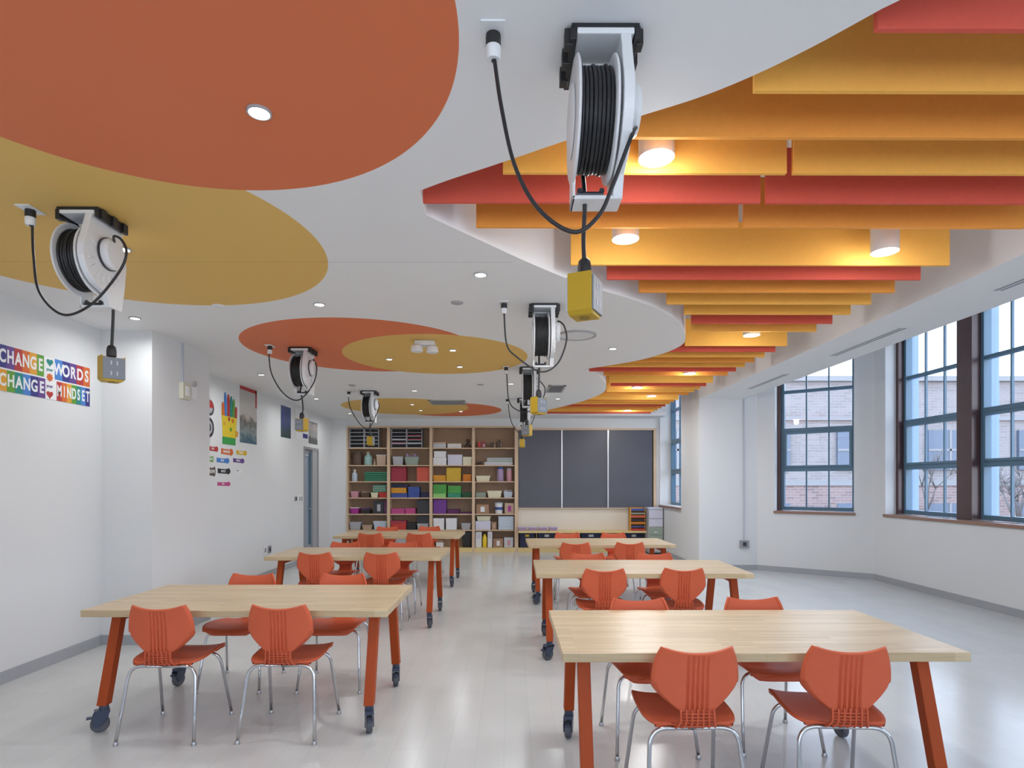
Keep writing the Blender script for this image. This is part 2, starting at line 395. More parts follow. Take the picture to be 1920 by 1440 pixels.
# drop leading point outside the soffit line
poly = [p if p[0] <= XR else (XR, p[1]) for p in poly]
ceil = MB().prism(poly, L, U + 0.02)
co = ceil.build('ceiling', M_ceil)
bm = bmesh.new(); bm.from_mesh(co.data); bmesh.ops.triangulate(bm, faces=[f for f in bm.faces if len(f.verts) > 4]); bm.to_mesh(co.data); bm.free()
struct(co, 'low white ceiling with wavy edge and painted circles')
struct(MB().box(XP - 0.3, XR + 0.05, YN, YB + 0.4, U, U + 0.1).build('ceiling.001', M_ceilw), 'upper white ceiling above the baffles')
struct(MB().box(XSO - 0.3, XW + 0.3, YN, YA + 0.3, 4.0, 4.1).build('ceiling.002', M_ceilw), 'high ceiling of the window bay')
struct(MB().box(XR, XSO, YN, YA, S, 4.05).build('trim_1', M_ceilw), 'long white soffit between baffles and windows')
struct(MB().box(XR - 0.3, XW + 0.5, YN - 0.3, YB + 0.6, 4.12, 4.2).build('ceiling.003', M_wall), 'roof slab')
def edge_x(Y, after=None):
    """rightmost x of the low ceiling at depth Y"""
    xs = []
    n = len(edge)
    for i in range(n - 1):
        (x0, y0), (x1, y1) = edge[i], edge[i + 1]
        if (y0 - Y) * (y1 - Y) <= 0 and y0 != y1: xs.append(x0 + (x1 - x0) * (Y - y0) / (y1 - y0))
    return xs

# baseboards
def baseb(name, p0, p1):
    p0 = Vector(p0); p1 = Vector(p1); d = (p1 - p0).normalized(); nn = Vector((-d.y, d.x))
    q = [p0, p1, p1 + nn * 0.012, p0 + nn * 0.012]
    struct(MB().prism([(v.x, v.y) for v in q], 0.0, 0.092).build(name, M_base), 'grey rubber baseboard')
baseb('baseboard_left', (XL, YC), (XL, YN)); baseb('baseboard_left_column_face', (XC, YC), (XL, YC)); baseb('baseboard_left_column', (XC, YC2), (XC, YC))
baseb('baseboard_left_posters', (XP, YD0 - 0.06), (XP, YC2)); baseb('baseboard_left_back', (XP, YB), (XP, YD1 + 0.06))
baseb('baseboard_back', (wb0, YB), (XP, YB))
baseb('baseboard_right', (XW, YN), (XW, YWB)); baseb('baseboard_right_diagonal', (XW, YWB), (XA, YA)); baseb('baseboard_right_return', (XA, YA), (XR, YA)); baseb('baseboard_right_back', (XR, YA), (XR, YB))

# ---- windows: unit built in local x (width) / y (outward) / z
def window_unit(idx, M, t0, wdt, label, jamb=True, y0=0.235):
    e = bpy.data.objects.new('window_%d' % idx, None); COL.objects.link(e); e.empty_display_size = 0.1
    e['kind'] = 'structure'; e['label'] = label
    e.matrix_world = M @ Matrix.Translation((t0, 0, 0))
    z0, z1 = WZ0 + 0.02, WZ1; rows = [z0, 1.73, 2.40, 3.06, z1]; fw = 0.05
    f = MB()
    f.box(0, fw, y0, y0 + 0.1, z0, z1).box(wdt - fw, wdt, y0, y0 + 0.1, z0, z1)
    f.box(fw, wdt - fw, y0, y0 + 0.1, z0, z0 + 0.06).box(fw, wdt - fw, y0, y0 + 0.1, z1 - 0.05, z1)
    f.box(fw, wdt - fw, y0, y0 + 0.1, 1.70, 1.765).box(fw, wdt - fw, y0, y0 + 0.1, 2.37, 2.435).box(fw, wdt - fw, y0 + 0.01, y0 + 0.08, 3.035, 3.085)
    f.build('window_frame', M_teal, e, bevel=0.004)
    s = MB(); a, b = fw, wdt - fw
    s.box(a, a + 0.04, y0 - 0.015, y0 + 0.05, 1.765, 2.37).box(b - 0.04, b, y0 - 0.015, y0 + 0.05, 1.765, 2.37)
    s.box(a + 0.04, b - 0.04, y0 - 0.015, y0 + 0.05, 1.765, 1.80).box(a + 0.04, b - 0.04, y0 - 0.015, y0 + 0.05, 2.335, 2.37)
    s.build('awning_sash', M_teal, e, bevel=0.003)
    m = MB()
    for k in (1, 2):
        xx = a + (b - a) * k / 3
        m.box(xx - 0.011, xx + 0.011, y0 + 0.03, y0 + 0.06, z0, z1)
    m.build('muntin', M_teal, e)
    MB().box(0.02, wdt - 0.02, y0 + 0.043, y0 + 0.047, z0 + 0.02, z1 - 0.02).build('window_glass', M_glass, e)
    if jamb:   # jamb fin outside, at the far side; its blue imitates shade
        MB().box(wdt - 0.03, wdt, y0 + 0.11, y0 + 0.21, z0, z1).build('outer_jamb', M_jamb, e)
    return e
ti = 0.0
n_win = 1
# order along the wall direction YN -> YWB; farthest unit is closest to yw1
base_t = yw1 - op_len - YN
names = ['window unit farthest right, cut by the picture edge', 'window unit right of the brown mullion', 'window unit left of the brown mullion in the long wall']
for k in range(3):
    t = base_t + U0 + k * (UW + MU)
    window_unit(n_win, MBC, t, UW, 'blue steel ' + names[k]); n_win += 1
    if k < 2:
        mo = MB().box(t + UW, t + UW + MU, 0.12, 0.40, WZ0, WZ1, MBC).build('trim_%d' % (n_win + 2), M_brown, bevel=0.006); struct(mo, 'dark brown mullion post between window units')
mo = MB().box(base_t, base_t + U0, 0.16, 0.36, WZ0, WZ1, MBC).box(base_t + op_len - U0, base_t + op_len, 0.16, 0.36, WZ0, WZ1, MBC).build('trim_8', M_brown); struct(mo, 'dark brown casing at both ends of the long window')
for k in range(3):  # unseen units nearer the viewpoint, added for the light they bring
    t = 0.7 + U0 + k * (UW + MU)
    window_unit(n_win, MBC, t, UW, 'unseen blue steel window beside the viewpoint, added for daylight'); n_win += 1
    if k < 2: struct(MB().box(t + UW, t + UW + MU, 0.12, 0.40, WZ0, WZ1, MBC).build('trim_%d' % (n_win + 8), M_brown))
window_unit(n_win, MAB, lab - tb, tb - ta - 0.05, 'tall blue window in the angled wall', jamb=False); n_win += 1
struct(MB().box(lab - ta - 0.05, lab - ta, 0.16, 0.36, WZ0, WZ1, MAB).build('trim_20', M_brown), 'brown casing of the angled wall window')
# far window
d3 = y_w3b - y_w3a
M3 = Matrix(((0, 1, 0, XR), (1, 0, 0, YA), (0, 0, 1, 0), (0, 0, 0, 1)))
window_unit(n_win, M3, y_w3a - YA, d3, 'tall window near the back right corner', jamb=False)
# sills
def sill(n, M, a, b, label): struct(MB().box(a - 0.02, b + 0.02, -0.03, 0.235, WZ0 - 0.03, WZ0 + 0.012, M).build('trim_%d' % n, M_sill, bevel=0.004), label)
sill(21, MBC, base_t, base_t + op_len, 'wooden sill of the long window'); sill(22, MBC, 0.7, 0.7 + op_len, 'wooden sill of the added windows beside the viewpoint'); sill(23, MAB, lab - tb, lab - ta, 'wooden sill of the angled wall window')
sill(24, M3, y_w3a - YA, y_w3b - YA, 'sill of the back right window')

for (a, b) in FW:
    a, b = a + XP, b + XP
    e = bpy.data.objects.new('window_%d' % (20 + int(a)), None); COL.objects.link(e); struct(e, 'unseen window behind the viewpoint, added for daylight'); e.location = (a, YN - 0.16, 0.95)
    f = MB().box(0, .05, 0, .08, 0, 1.91).box(b - a - .05, b - a, 0, .08, 0, 1.91).box(.05, b - a - .05, 0, .08, 0, .05).box(.05, b - a - .05, 0, .08, 1.86, 1.91).box((b - a) / 2 - .03, (b - a) / 2 + .03, 0, .08, .05, 1.86).build('window_frame', M_teal, e)
    MB().box(.05, b - a - .05, .03, .034, .05, 1.86).build('window_glass', M_glass, e)
# ---- outside
def brick(name, c1, c2, mo, sc=1.0):
    m, n, l, b = nmat(name); t = n.new('ShaderNodeTexCoord'); mp = n.new('ShaderNodeMapping'); mp.inputs['Rotation'].default_value = (math.pi / 2, 0, 0)
    br = n.new('ShaderNodeTexBrick'); l.new(t.outputs['Object'], mp.inputs[0]); l.new(mp.outputs[0], br.inputs['Vector'])
    br.inputs['Scale'].default_value = sc; br.inputs['Brick Width'].default_value = 0.42; br.inputs['Row Height'].default_value = 0.14; br.inputs['Mortar Size'].default_value = 0.012
    br.inputs['Color1'].default_value = c1 + (1,); br.inputs['Color2'].default_value = c2 + (1,); br.inputs['Mortar'].default_value = mo + (1,)
    l.new(br.outputs['Color'], b.inputs['Base Color']); b.inputs['Roughness'].default_value = 0.9; return m
M_brick = brick('pale_brick', (0.29, 0.25, 0.245), (0.235, 0.205, 0.20), (0.31, 0.30, 0.30))
M_brick2 = brick('red_brick', (0.30, 0.20, 0.18), (0.20, 0.13, 0.12), (0.32, 0.30, 0.295))
M_stone = mat('stone_band', (0.27, 0.26, 0.26), 0.9)
M_oglass = mat('far_window_glass', (0.10, 0.13, 0.18), 0.3)
M_bark = mat('bark', (0.14, 0.125, 0.12), 0.9)
M_ground = mat('pavement', (0.12, 0.12, 0.12), 0.9)
YF = 30.0
zr = ony(1560, 708, YF).z
bt = thing('school_building', 'pale brick building across the yard seen through the windows', 'building', (22, YF, -3.5))
MB().box(-16, 30, 0, 6, 1.8 + 3.2, zr + 3.5).build('upper_wall', M_brick, bt)
MB().box(-16, 30, -0.1, 6, 0, 5.0).build('lower_wall', M_brick2, bt)
MB().box(-16.1, 30.1, -0.25, 6.1, zr + 3.3, zr + 3.55).build('parapet', M_stone, bt)
MB().box(-16.05, 30.05, -0.18, 0, 4.9, 5.15).box(-16.05, 30.05, -0.14, 0, 8.2, 8.4).build('stone_band', M_stone, bt)
for i in range(9):
    for (z0, z1) in ((5.7, 7.7), (1.6, 4.0)):
        xx = -14.6 + i * 4.6
        wf = MB().box(xx, xx + 2.2, -0.16, 0.0, z0, z1).build('window', M_oglass, bt)
        MB().box(xx + 1.05, xx + 1.15, -0.2, -0.15, z0, z1).box(xx, xx + 2.2, -0.2, -0.15, (z0 + z1) / 2 - 0.05, (z0 + z1) / 2 + 0.05).build('window_bar', M_stone, wf)
go = MB().box(3.9, 70, -10, 60, -3.7, -3.5).build('ground', M_ground); struct(go, 'paved yard outside')
def tree(x, y, hgt, label, seed):
    r = random.Random(seed); mb = MB()
    def grow(p, d, ln, rad, lev):
        q = p + d * ln; mb.tube([p, (p + q) / 2 + Vector((r.uniform(-.04, .04), r.uniform(-.04, .04), 0)) * ln, q], [rad, rad * .85, rad * .65], 5)
        if lev == 0: return
        for k in range(3):
            nd = (d + Vector((r.uniform(-.7, .7), r.uniform(-.7, .7), r.uniform(-.1, .5)))).normalized(); grow(q, nd, ln * r.uniform(.6, .78), rad * .6, lev - 1)
    grow(Vector((0, 0, 0)), Vector((0, 0, 1)), hgt * 0.34, 0.10, 4)
    o = mb.build('bare_tree', M_bark); o.location = (x, y, -3.5); tag(o, label, 'tree', 'bare trees in the yard')
tree(16.6, 23.0, 7.2, 'bare tree seen through the window left of the brown mullion', 3)
tree(20.2, 23.5, 6.4, 'bare tree seen through the window right of the brown mullion', 5)
tree(12.0, 24.0, 3.6, 'small bare tree low in the angled wall window', 8)

# ================================================================== BAFFLES
SP = 0.179e-3 * F * (L - H)
rows = {0: (57, 'red'), 1: (173, 'amber'), 2: (260, 'orange'), 3: (327, 'amber'), 4: (382, 'red'), 5: (428, 'orange'), 7: (498, 'amber'), 8: (525, 'red'), 9: (549, 'orange'), 10: (571, 'amber'),
        11: (590, 'amber'), 12: (607, 'red'), 13: (622, 'amber'), 15: (649, 'amber'), 16: (660, 'red')}
leftpx = {0: 1643, 1: 1414, 3: 943, 4: 787, 5: 893, 7: 1070, 8: 1138, 9: 1198, 10: 1250, 11: 1283, 12: 1297, 20: 1088, 24: 1145}
for k in range(17, 37):
    if k in (22, 28): continue
    rows[k] = (None, 'red' if k % 4 == 0 else ('orange' if k % 3 == 0 else 'amber'))
ZB = L + 0.006; BH = 0.28
def Yrow(k):
    py = rows[k][0] if k in rows else None
    if py: return onz(1500, py, ZB).y
    return F * (L - H) * (1.183e-3 + 0.179e-3 * k)
XE = 2.015 * 1.42 * 1.005
cnt = 0
for k in sorted(rows):
    Y = Yrow(k) if k <= 16 else F * (L - H) * 1e-3 * (1.183 + 0.179 * k)
    colr = rows[k][1]; M = {'red': M_red, 'amber': M_amber, 'orange': M_orange}[colr]
    if k in leftpx: x0 = (leftpx[k] - 955) / F * Y
    else:
        xs = edge_x(Y + 0.03); xs2 = [x for x in xs if x < XE]
        x0 = (min(xs2) if k < 6 else max(xs2)) + 0.05 if xs2 else 0.7
        if k in (15, 16): x0 = max(xs2) + 0.06
    cnt += 1
    segs = [(x0, 1.275), (1.305, XE)] if k in (3, 4, 5) else [(x0, XE)]
    for j, (a, b) in enumerate(segs):
        cx = (a + b) / 2
        o = MB().box(a - cx, b - cx, -0.011, 0.011, 0, BH).build('ceiling_baffle', M, bevel=0.002)
        o.location = (cx, Y, ZB); o.rotation_euler = (0, 0, 0.0)
        side = '' if len(segs) == 1 else (', left piece of its row' if j == 0 else ', right piece of its row')
        tag(o, '%s felt ceiling baffle, %s row counted from the camera%s' % (colr, ordinal(cnt), side), 'ceiling baffle', 'felt baffles hanging over the window side')
        for hx in (a + 0.25, b - 0.25):
            if b - a > 0.6: MB().cyl((hx - cx, 0, BH), 0.002, U - ZB - BH, 6).build('hanging_wire', M_steel, o)

# ================================================================== LIGHTS
def light_obj(parent, z, r, power, spread=165, col=(0.95, 0.985, 1.0)):
    ld = bpy.data.lights.new('lamp_light', 'AREA'); ld.shape = 'DISK'; ld.size = r * 2; ld.energy = power; ld.color = col
    ld.spread = math.radians(spread)
    o = bpy.data.objects.new('lamp_light', ld); COL.objects.link(o); o.location = (0, 0, z); o.parent = parent; return o
def downlight_proto(r):
    t = thing('downlight', '', 'ceiling light')
    MB().lathe([(r, 0), (r, -0.008), (r * 0.86, -0.010), (r * 0.78, -0.002), (r * 0.78, 0)], 28, cap=False).build('trim_ring', M_ring, t, auto=True)
    MB().cyl((0, 0, -0.004), r * 0.78, 0.003, 28).build('diffuser', M_lamp, t)
    return t
big = downlight_proto(0.074); small = downlight_proto(0.040)
bl = [(486, 209, 'round downlight in the big orange circle nearest the camera'), (230, 466, 'downlight in the near yellow circle, half hidden behind the left reel'), (901, 514, 'downlight in the white ceiling left of the near yellow outlet box'),
      (599, 570, 'downlight in the white ceiling right of the near yellow circle'), (253, 596, 'downlight close to the left column'), (1149, 653, 'downlight in the second white ceiling bulge, right of the round speaker'),
      (490, 702, 'downlight at the left below the second orange circle'), (593, 747, 'downlight behind the middle left reel'), (777, 732, 'downlight between the second and third yellow circle'),
      (958, 719, 'downlight right of the second yellow circle'), (1046, 747, 'downlight behind the dark ceiling grille'), (656, 775, 'downlight at the far left by the back wall'), (864, 771, 'downlight at the edge of the third yellow circle')]
sl = [(730, 673, 'small pin light at the left of the second yellow circle'), (849, 656, 'small pin light at the top right of the second yellow circle'), (862, 687, 'small pin light at the lower right of the second yellow circle'),
      (773, 758, 'small pin light in the third yellow circle, left one'), (789, 769, 'small pin light in the third yellow circle, right one')]
# lights of the same grid behind and beside the viewpoint
extra = [(-2.6, 0.3), (-0.4, 0.2), (-2.6, -1.6), (-0.3, -1.5), (1.6, -1.2), (0.35, 2.7)]
first = True
for (px, py, lab_) in bl:
    o = big if first else copy_tree(big)
    first = False
    p = onz(px, py, L); o.location = p; o['label'] = lab_; o['group'] = 'recessed downlights'
    if px == 486: o.scale = (0.62, 0.62, 1)
for (x, y) in extra[2:5]:
    o = copy_tree(big); o.location = (x, y, L); o['label'] = 'downlight in the ceiling above the viewpoint'; o['group'] = 'recessed downlights'
first = True
for (px, py, lab_) in sl:
    o = small if first else copy_tree(small); first = False
    o.location = onz(px, py, L); o['label'] = lab_; o['group'] = 'small pin lights'
for o in [o for o in COL.objects if o.name.startswith('downlight')]:
    isb = o['group'] == 'recessed downlights'
    light_obj(o, -0.012, 0.065 if isb else 0.03, LAMP_W if isb else LAMP_W * 0.3)
def cyl_light(x, y, zb, lab_):
    t = thing('cylinder_light', lab_, 'ceiling light', (x, y, zb), group='white cylinder lights between the baffles')
    r = 0.078
    MB().lathe([(r, 0.32), (r, 0), (r * 0.92, -0.001), (r * 0.76, 0.014), (r * 0.76, 0.02)], 32, cap=False).build('shade', M_white, t, auto=True)
    MB().cyl((0, 0, 0.319), r, 0.004, 32).build('cap', M_white, t)
    MB().cyl((0, 0, 0.014), r * 0.77, 0.004, 32).build('diffuser', M_lamp, t)
    MB().cyl((0, 0, 0.32), 0.012, U - zb - 0.32, 10).build('stem', M_white, t)
    ld = bpy.data.lights.new('lamp_light', 'POINT'); ld.energy = LAMP_W * 0.8; ld.color = (0.97, 0.985, 1.0); ld.shadow_soft_size = 0.05
    lo = bpy.data.objects.new('lamp_light', ld); COL.objects.link(lo); lo.location = (0, 0, -0.06); lo.parent = t
    light_obj(t, -0.004, 0.06, LAMP_W * (2.1 if y > 3 else 0.9), 175)
for (px, py, k, lab_) in [(1231, 297, 2, 'white cylinder light nearest the camera, below the orange baffles'), (1173, 449, 5, 'white cylinder light above the near yellow outlet box'), (1661, 473, 6, 'white cylinder light nearest the windows'),
                      (1410, 629, 14, 'white cylinder light midway back near the baffle ends'), (1294, 702, 20, 'white cylinder light over the rear tables, rightmost'), (1195, 727, 24, 'white cylinder light far back, left one of a close pair'),
                      (1222, 743, 27, 'white cylinder light far back, right one of a close pair'), (1177, 770, 35, 'white cylinder light farthest back')]:
    zb = L + 0.012; p = onz(px, py, zb)
    # keep it between two rows
    ys = sorted([Yrow(q) if q <= 16 else F * (L - H) * 1e-3 * (1.183 + 0.179 * q) for q in rows]); y = p.y
    near = min(ys, key=lambda v: abs(v - y))
    if abs(near - y) < 0.092: y = near + (0.095 if y >= near else -0.095)
    cyl_light((px - 955) / F * y, y, zb, lab_)

# other ceiling items
p = onz(1081, 628, L)
sp_ = thing('round_ceiling_speaker', 'round white speaker with a grey ring in the ceiling behind the second reel', 'speaker', p)
MB().lathe([(0.19, 0), (0.19, -0.012), (0.172, -0.016), (0.165, -0.004)], 40, cap=False).build('ring', M_ring, sp_, auto=True)
MB().cyl((0, 0, -0.006), 0.165, 0.005, 40).build('grille', M_white, sp_)
def vent(name, px0, px1, pyn, pyf, label):
    a = onz(px0, (pyn + pyf) / 2, L); b = onz(px1, (pyn + pyf) / 2, L); y0 = onz(px0, pyn, L).y; y1 = onz(px0, pyf, L).y
    t = thing(name, label, 'air vent', ((a.x + b.x) / 2, (y0 + y1) / 2, L)); w2 = (b.x - a.x) / 2; d2 = (y1 - y0) / 2
    MB().box(-w2, w2, -d2, -d2 + 0.03, -0.012, 0).box(-w2, w2, d2 - 0.03, d2, -0.012, 0).box(-w2, -w2 + 0.03, -d2, d2, -0.012, 0).box(w2 - 0.03, w2, -d2, d2, -0.012, 0).build('frame', M_ring, t)
    mb = MB(); n = 8
    for i in range(n):
        yy = -d2 + 0.04 + (2 * d2 - 0.08) * i / (n - 1); mb.box(-w2 + 0.03, w2 - 0.03, yy - 0.02, yy + 0.012, -0.008, -0.003)
    mb.build('slats', M_vent, t); MB().box(-w2 + 0.03, w2 - 0.03, -d2 + 0.03, d2 - 0.03, -0.002, -0.0005).build('backing', M_dark, t)
vent('ceiling_grille', 1026, 1058, 722, 735, 'dark grey square ceiling grille right of the second reel row')
vent('ceiling_grille', 806, 873, 750, 758, 'grey ceiling grille at the right of the third yellow circle')
for i, (px, py, lab_) in enumerate([(857, 567, 'concealed sprinkler cap in the white ceiling left of the second right reel'), (660, 722, 'sprinkler cap above the far left reel'), (901, 721, 'sprinkler cap left of the third right reel'), (410, 573, 'small white cap at the edge of the near yellow circle')]):
    o = MB().lathe([(0.05, 0), (0.05, -0.004), (0.042, -0.009), (0.0, -0.01)], 24, cap=False).build('sprinkler_cap', M_ring if i < 3 else M_white, auto=True); o.location = onz(px, py, L); tag(o, lab_, 'sprinkler', 'flat caps in the ceiling')
# emergency light with two heads
p = onz(797, 640, L)
t = thing('emergency_light', 'white emergency light with two round heads in the second yellow circle', 'emergency light', p)
MB().box(-0.10, 0.10, -0.06, 0.06, -0.05, 0).build('body', M_white, t, bevel=0.012)
for sxx, dy in ((-0.07, -0.07), (0.075, -0.03)):
    h = MB().lathe([(0.02, 0.03), (0.055, 0.01), (0.06, -0.035), (0.052, -0.045), (0.0, -0.045)], 20, c=(sxx, dy, -0.075), cap=False).build('lamp_head', M_white, t, auto=True)
# slot diffusers in the soffit
for i, (yy0, yy1, lab_) in enumerate([(9.6 - 1.3, 9.6, 'slot air diffuser in the soffit farthest from the camera'), (5.95, 7.2, 'slot air diffuser in the middle of the soffit'), (3.6, 4.85, 'slot air diffuser in the soffit at the right picture edge')]):
    a = onz(1557, 667, S); b = onz(1700, 614, S)
    if i == 1: yy0, yy1 = b.y, a.y
    if i == 0: yy0, yy1 = onz(1478, 701, S).y, onz(1403, 729, S).y
    if i == 2: yy0, yy1 = onz(1875, 545, S).y - 1.25, onz(1875, 545, S).y
    t = thing('slot_diffuser', lab_, 'air vent', ((a.x + b.x) / 2, (yy0 + yy1) / 2, S), group='slot diffusers in the soffit'); d2 = (yy1 - yy0) / 2
    MB().box(-0.045, 0.045, -d2, d2, -0.003, 0).build('frame', M_white, t)
    for q, sx_ in enumerate((-0.022, 0.022)): MB().box(sx_ - 0.012, sx_ + 0.012, -d2 + 0.01, d2 - 0.01, -0.0045, -0.001).build('slot', M_vent, t)

# ================================================================== CORD REELS
def cord_reel(px0, px1, pynear, whip_px, drop_px, box_rot, label, whipY=0.0, low=False):
    """px0..px1 = bracket left/right at its near edge row pynear"""
    a = onz(px0, pynear, L); b = onz(px1, pynear, L); cx = (a.x + b.x) / 2; cy = a.y + 0.12
    t = thing('cord_reel', label, 'cord reel', (cx, cy, L), group='retractable cord reels under the ceiling')
    # bracket
    mb = MB().box(-0.105, 0.105, -0.12, 0.12, -0.016, 0)
    for yy in (-0.085, 0.0, 0.085):
        mb.box(-0.125, -0.098, yy - 0.018, yy + 0.018, -0.055, -0.004).box(0.098, 0.12, yy - 0.018, yy + 0.018, -0.055, -0.004)
    mb.box(-0.108, -0.090, -0.12, 0.12, -0.05, -0.01).box(0.090, 0.108, -0.12, 0.12, -0.05, -0.01)
    mb.build('mounting_bracket', M_black, t, bevel=0.002)
    # housing: top plate, curved back, side plate with tail
    mb = MB().box(-0.088, 0.088, -0.125, 0.115, -0.036, -0.017)
    Myz = Matrix(((0, 0, 1, 0), (1, 0, 0, 0), (0, 1, 0, 0), (0, 0, 0, 1)))   # (y,z,x) -> world
    prof = [(-0.12, -0.02), (0.12, -0.02), (0.125, -0.12), (0.155, -0.22), (0.14, -0.34), (0.115, -0.475), (0.02, -0.475), (-0.01, -0.41)]
    arc = [(-0.02 + 0.165 * math.cos(math.radians(q)), -0.235 + 0.165 * math.sin(math.radians(q))) for q in range(262, 142, -10)]
    prof += arc
    mb.prism([(y, z) for (y, z) in prof], 0.045, 0.078, Myz)
    # curved shroud behind the spool
    sh = []
    for q in range(0, 9):
        an = math.radians(20 + q * 8.5); sh.append((0.20 * math.cos(an), -0.235 + 0.20 * math.sin(an)))
    sh2 = [(y * 0.955, -0.235 + (z + 0.235) * 0.955) for (y, z) in reversed(sh)]
    mb.prism([(min(y, 0.2), z) for (y, z) in sh + sh2], -0.085, 0.05, Myz)
    # ribs radiating on the side plate
    for q in range(150, 330, 22):
        an = math.radians(q); M = Matrix.Translation((0.079, -0.02, -0.235)) @ Matrix.Rotation(an, 4, 'X')
        mb.box(-0.001, 0.006, 0.085, 0.135, -0.006, 0.006, M)
    mb.build('housing', M_white, t, bevel=0.005)
    # arm on the open side
    MB().box(-0.088, 0.05, 0.02, 0.115, -0.475, -0.462).box(-0.088, -0.078, 0.02, 0.115, -0.475, -0.38).build('guide_bracket', M_white, t, bevel=0.003)
    # spool
    for xx, nm in ((-0.092, 'spool_flange'), (0.024, 'spool_flange')):
        s_ = 1 if xx > 0 else -1
        MB().lathe([(0.03, 0.0), (0.15, 0.002), (0.175, 0.0), (0.185, 0.004), (0.187, 0.009), (0.182, 0.012), (0.15, 0.010), (0.03, 0.012)], 48, c=(xx, 0, -0.235), axis='X').build(nm, M_white, t, auto=True)
    cp = [(0.148, -0.080)]
    prof = []
    for i in range(8):
        x0 = -0.080 + i * 0.013
        for q in range(5):
            an = math.pi * q / 4; prof.append((0.148 + 0.0065 * math.sin(an) + (0.004 if i % 3 == 0 else 0), x0 + 0.0065 - 0.0065 * math.cos(an)))
    MB().lathe([(0.05, -0.080)] + prof + [(0.05, 0.024)], 48, c=(0, 0, -0.235), axis='X').build('wound_cord', M_black, t, auto=True)
    MB().lathe([(0.03, 0.0), (0.080, 0.0), (0.080, 0.030), (0.070, 0.044), (0.014, 0.048), (0.0, 0.048)], 32, c=(0.080, 0.0, -0.20), axis='X', cap=False).build('hub_cover', M_white, t, auto=True)
    MB().lathe([(0.085, 0), (0.085, 0.010)], 32, c=(0.079, 0.0, -0.20), axis='X').build('hub_seal', M_dark, t)
    MB().lathe([(0.0, -0.10), (0.10, -0.10), (0.11, -0.094), (0.10, -0.088)], 32, c=(0, 0, -0.235), axis='X', cap=False).build('open_side_cap', M_white, t, auto=True)
    # roller guide
    mb = MB().cyl((-0.068, 0.035, -0.455), 0.010, 0.085, 12, 'X').cyl((-0.068, 0.100, -0.455), 0.010, 0.085, 12, 'X').cyl((-0.062, 0.035, -0.44), 0.009, 0.065, 12, 'Y').cyl((0.012, 0.035, -0.44), 0.009, 0.065, 12, 'Y')
    mb.build('roller_guide', M_dark, t)
    # drop cord from the spool
    C = Vector((cx, cy, L)); yd = cy + 0.065
    pts = [Vector((-0.02, -0.145 + 0.0, -0.24)), ]
    dp = [ony(x, y, yd) - C for (x, y) in drop_px]
    top = Vector((dp[0].x, 0.065, -0.44))
    line = catmull([Vector((dp[0].x, 0.12, -0.33)), top] + dp[1:], 6)
    MB().tube(line, 0.0075, 10).build('drop_cord', M_black, t)
    e = line[-1]
    MB().lathe([(0.012, 0.03), (0.020, 0.022), (0.024, 0.0), (0.024, -0.03), (0.018, -0.034)], 16, c=(e.x, e.y, e.z)).build('strain_relief', M_black, t, auto=True)
    R = Matrix.Translation((e.x, e.y, e.z - 0.03)) @ Matrix.Rotation(box_rot, 4, 'Z')
    bx = MB(); poly = [(-0.055, 0.0), (-0.05, -0.008), (0, -0.014), (0.05, -0.008), (0.055, 0.0), (0.055, -0.125), (0.04, -0.14), (-0.04, -0.14), (-0.055, -0.125)]
    Mxz = Matrix(((1, 0, 0, 0), (0, 0, 1, 0), (0, 1, 0, 0), (0, 0, 0, 1)))
    bx.prism(poly, -0.042, 0.042, R @ Mxz)
    bo = bx.build('outlet_box', M_yellow, t, bevel=0.004)
    MB().cyl((0, 0, -0.1425), 0.018, 0.004, 20).build('bottom_port', M_port, bo).matrix_local = R
    for s_ in (-1, 1):
        fp = MB().prism([(-0.052, -0.012), (0.052, -0.012), (0.052, -0.128), (-0.052, -0.128)], s_ * 0.042, s_ * 0.048, R @ Mxz).build('outlet_face', M_greyface if s_ < 0 else M_lightgrey, bo, bevel=0.002)
        for zz in (-0.042, -0.098):
            for xx in (-0.014, 0.014):
                MB().box(xx - 0.003, xx + 0.003, min(s_ * 0.0482, s_ * 0.0492), max(s_ * 0.0482, s_ * 0.0492), zz - 0.011, zz + 0.011, R).build('outlet_slot', M_lightgrey if s_ < 0 else M_greyface, bo)
    # power whip and plug
    pl = onz(whip_px[0][0], whip_px[0][1], L) ; n_ = len(whip_px)
    wp = []
    for i, (x, y) in enumerate(whip_px[1:]):
        f = (i + 1) / (n_ - 1); Yw = (pl.y) * (1 - min(1, f * 1.6)) + (cy + whipY) * min(1, f * 1.6)
        if i == 0: Yw = pl.y
        wp.append(ony(x, y, Yw) - C)
    plv = pl - C
    hub = Vector((0.112, 0.0, -0.20 + 0.06)) if not low else Vector((0.112, -0.03, -0.27))
    wp2 = [plv + Vector((0, 0, -0.09))] + wp + [hub]
    MB().tube(catmull(wp2, 8), 0.0065, 10).build('power_cord', M_black, t)
    mb = MB().lathe([(0.022, 0.0), (0.024, -0.012), (0.024, -0.045)], 20, c=plv)
    mb.build('plug', M_black, t, auto=True)
    MB().lathe([(0.024, -0.045), (0.024, -0.075), (0.020, -0.085)], 20, c=plv).build('plug_collar', M_white, t, auto=True)
    pt = MB().box(-0.038, 0.038, -0.058, 0.058, -0.006, 0).build('ceiling_outlet_plate', M_white, bevel=0.002); pt.location = (pl.x, pl.y, L)
    tag(pt, 'white ceiling outlet plate feeding the ' + label.split(' reel')[0].replace('white ', '').replace(' cord', '') + ' reel', 'outlet', 'ceiling outlet plates')
    return t
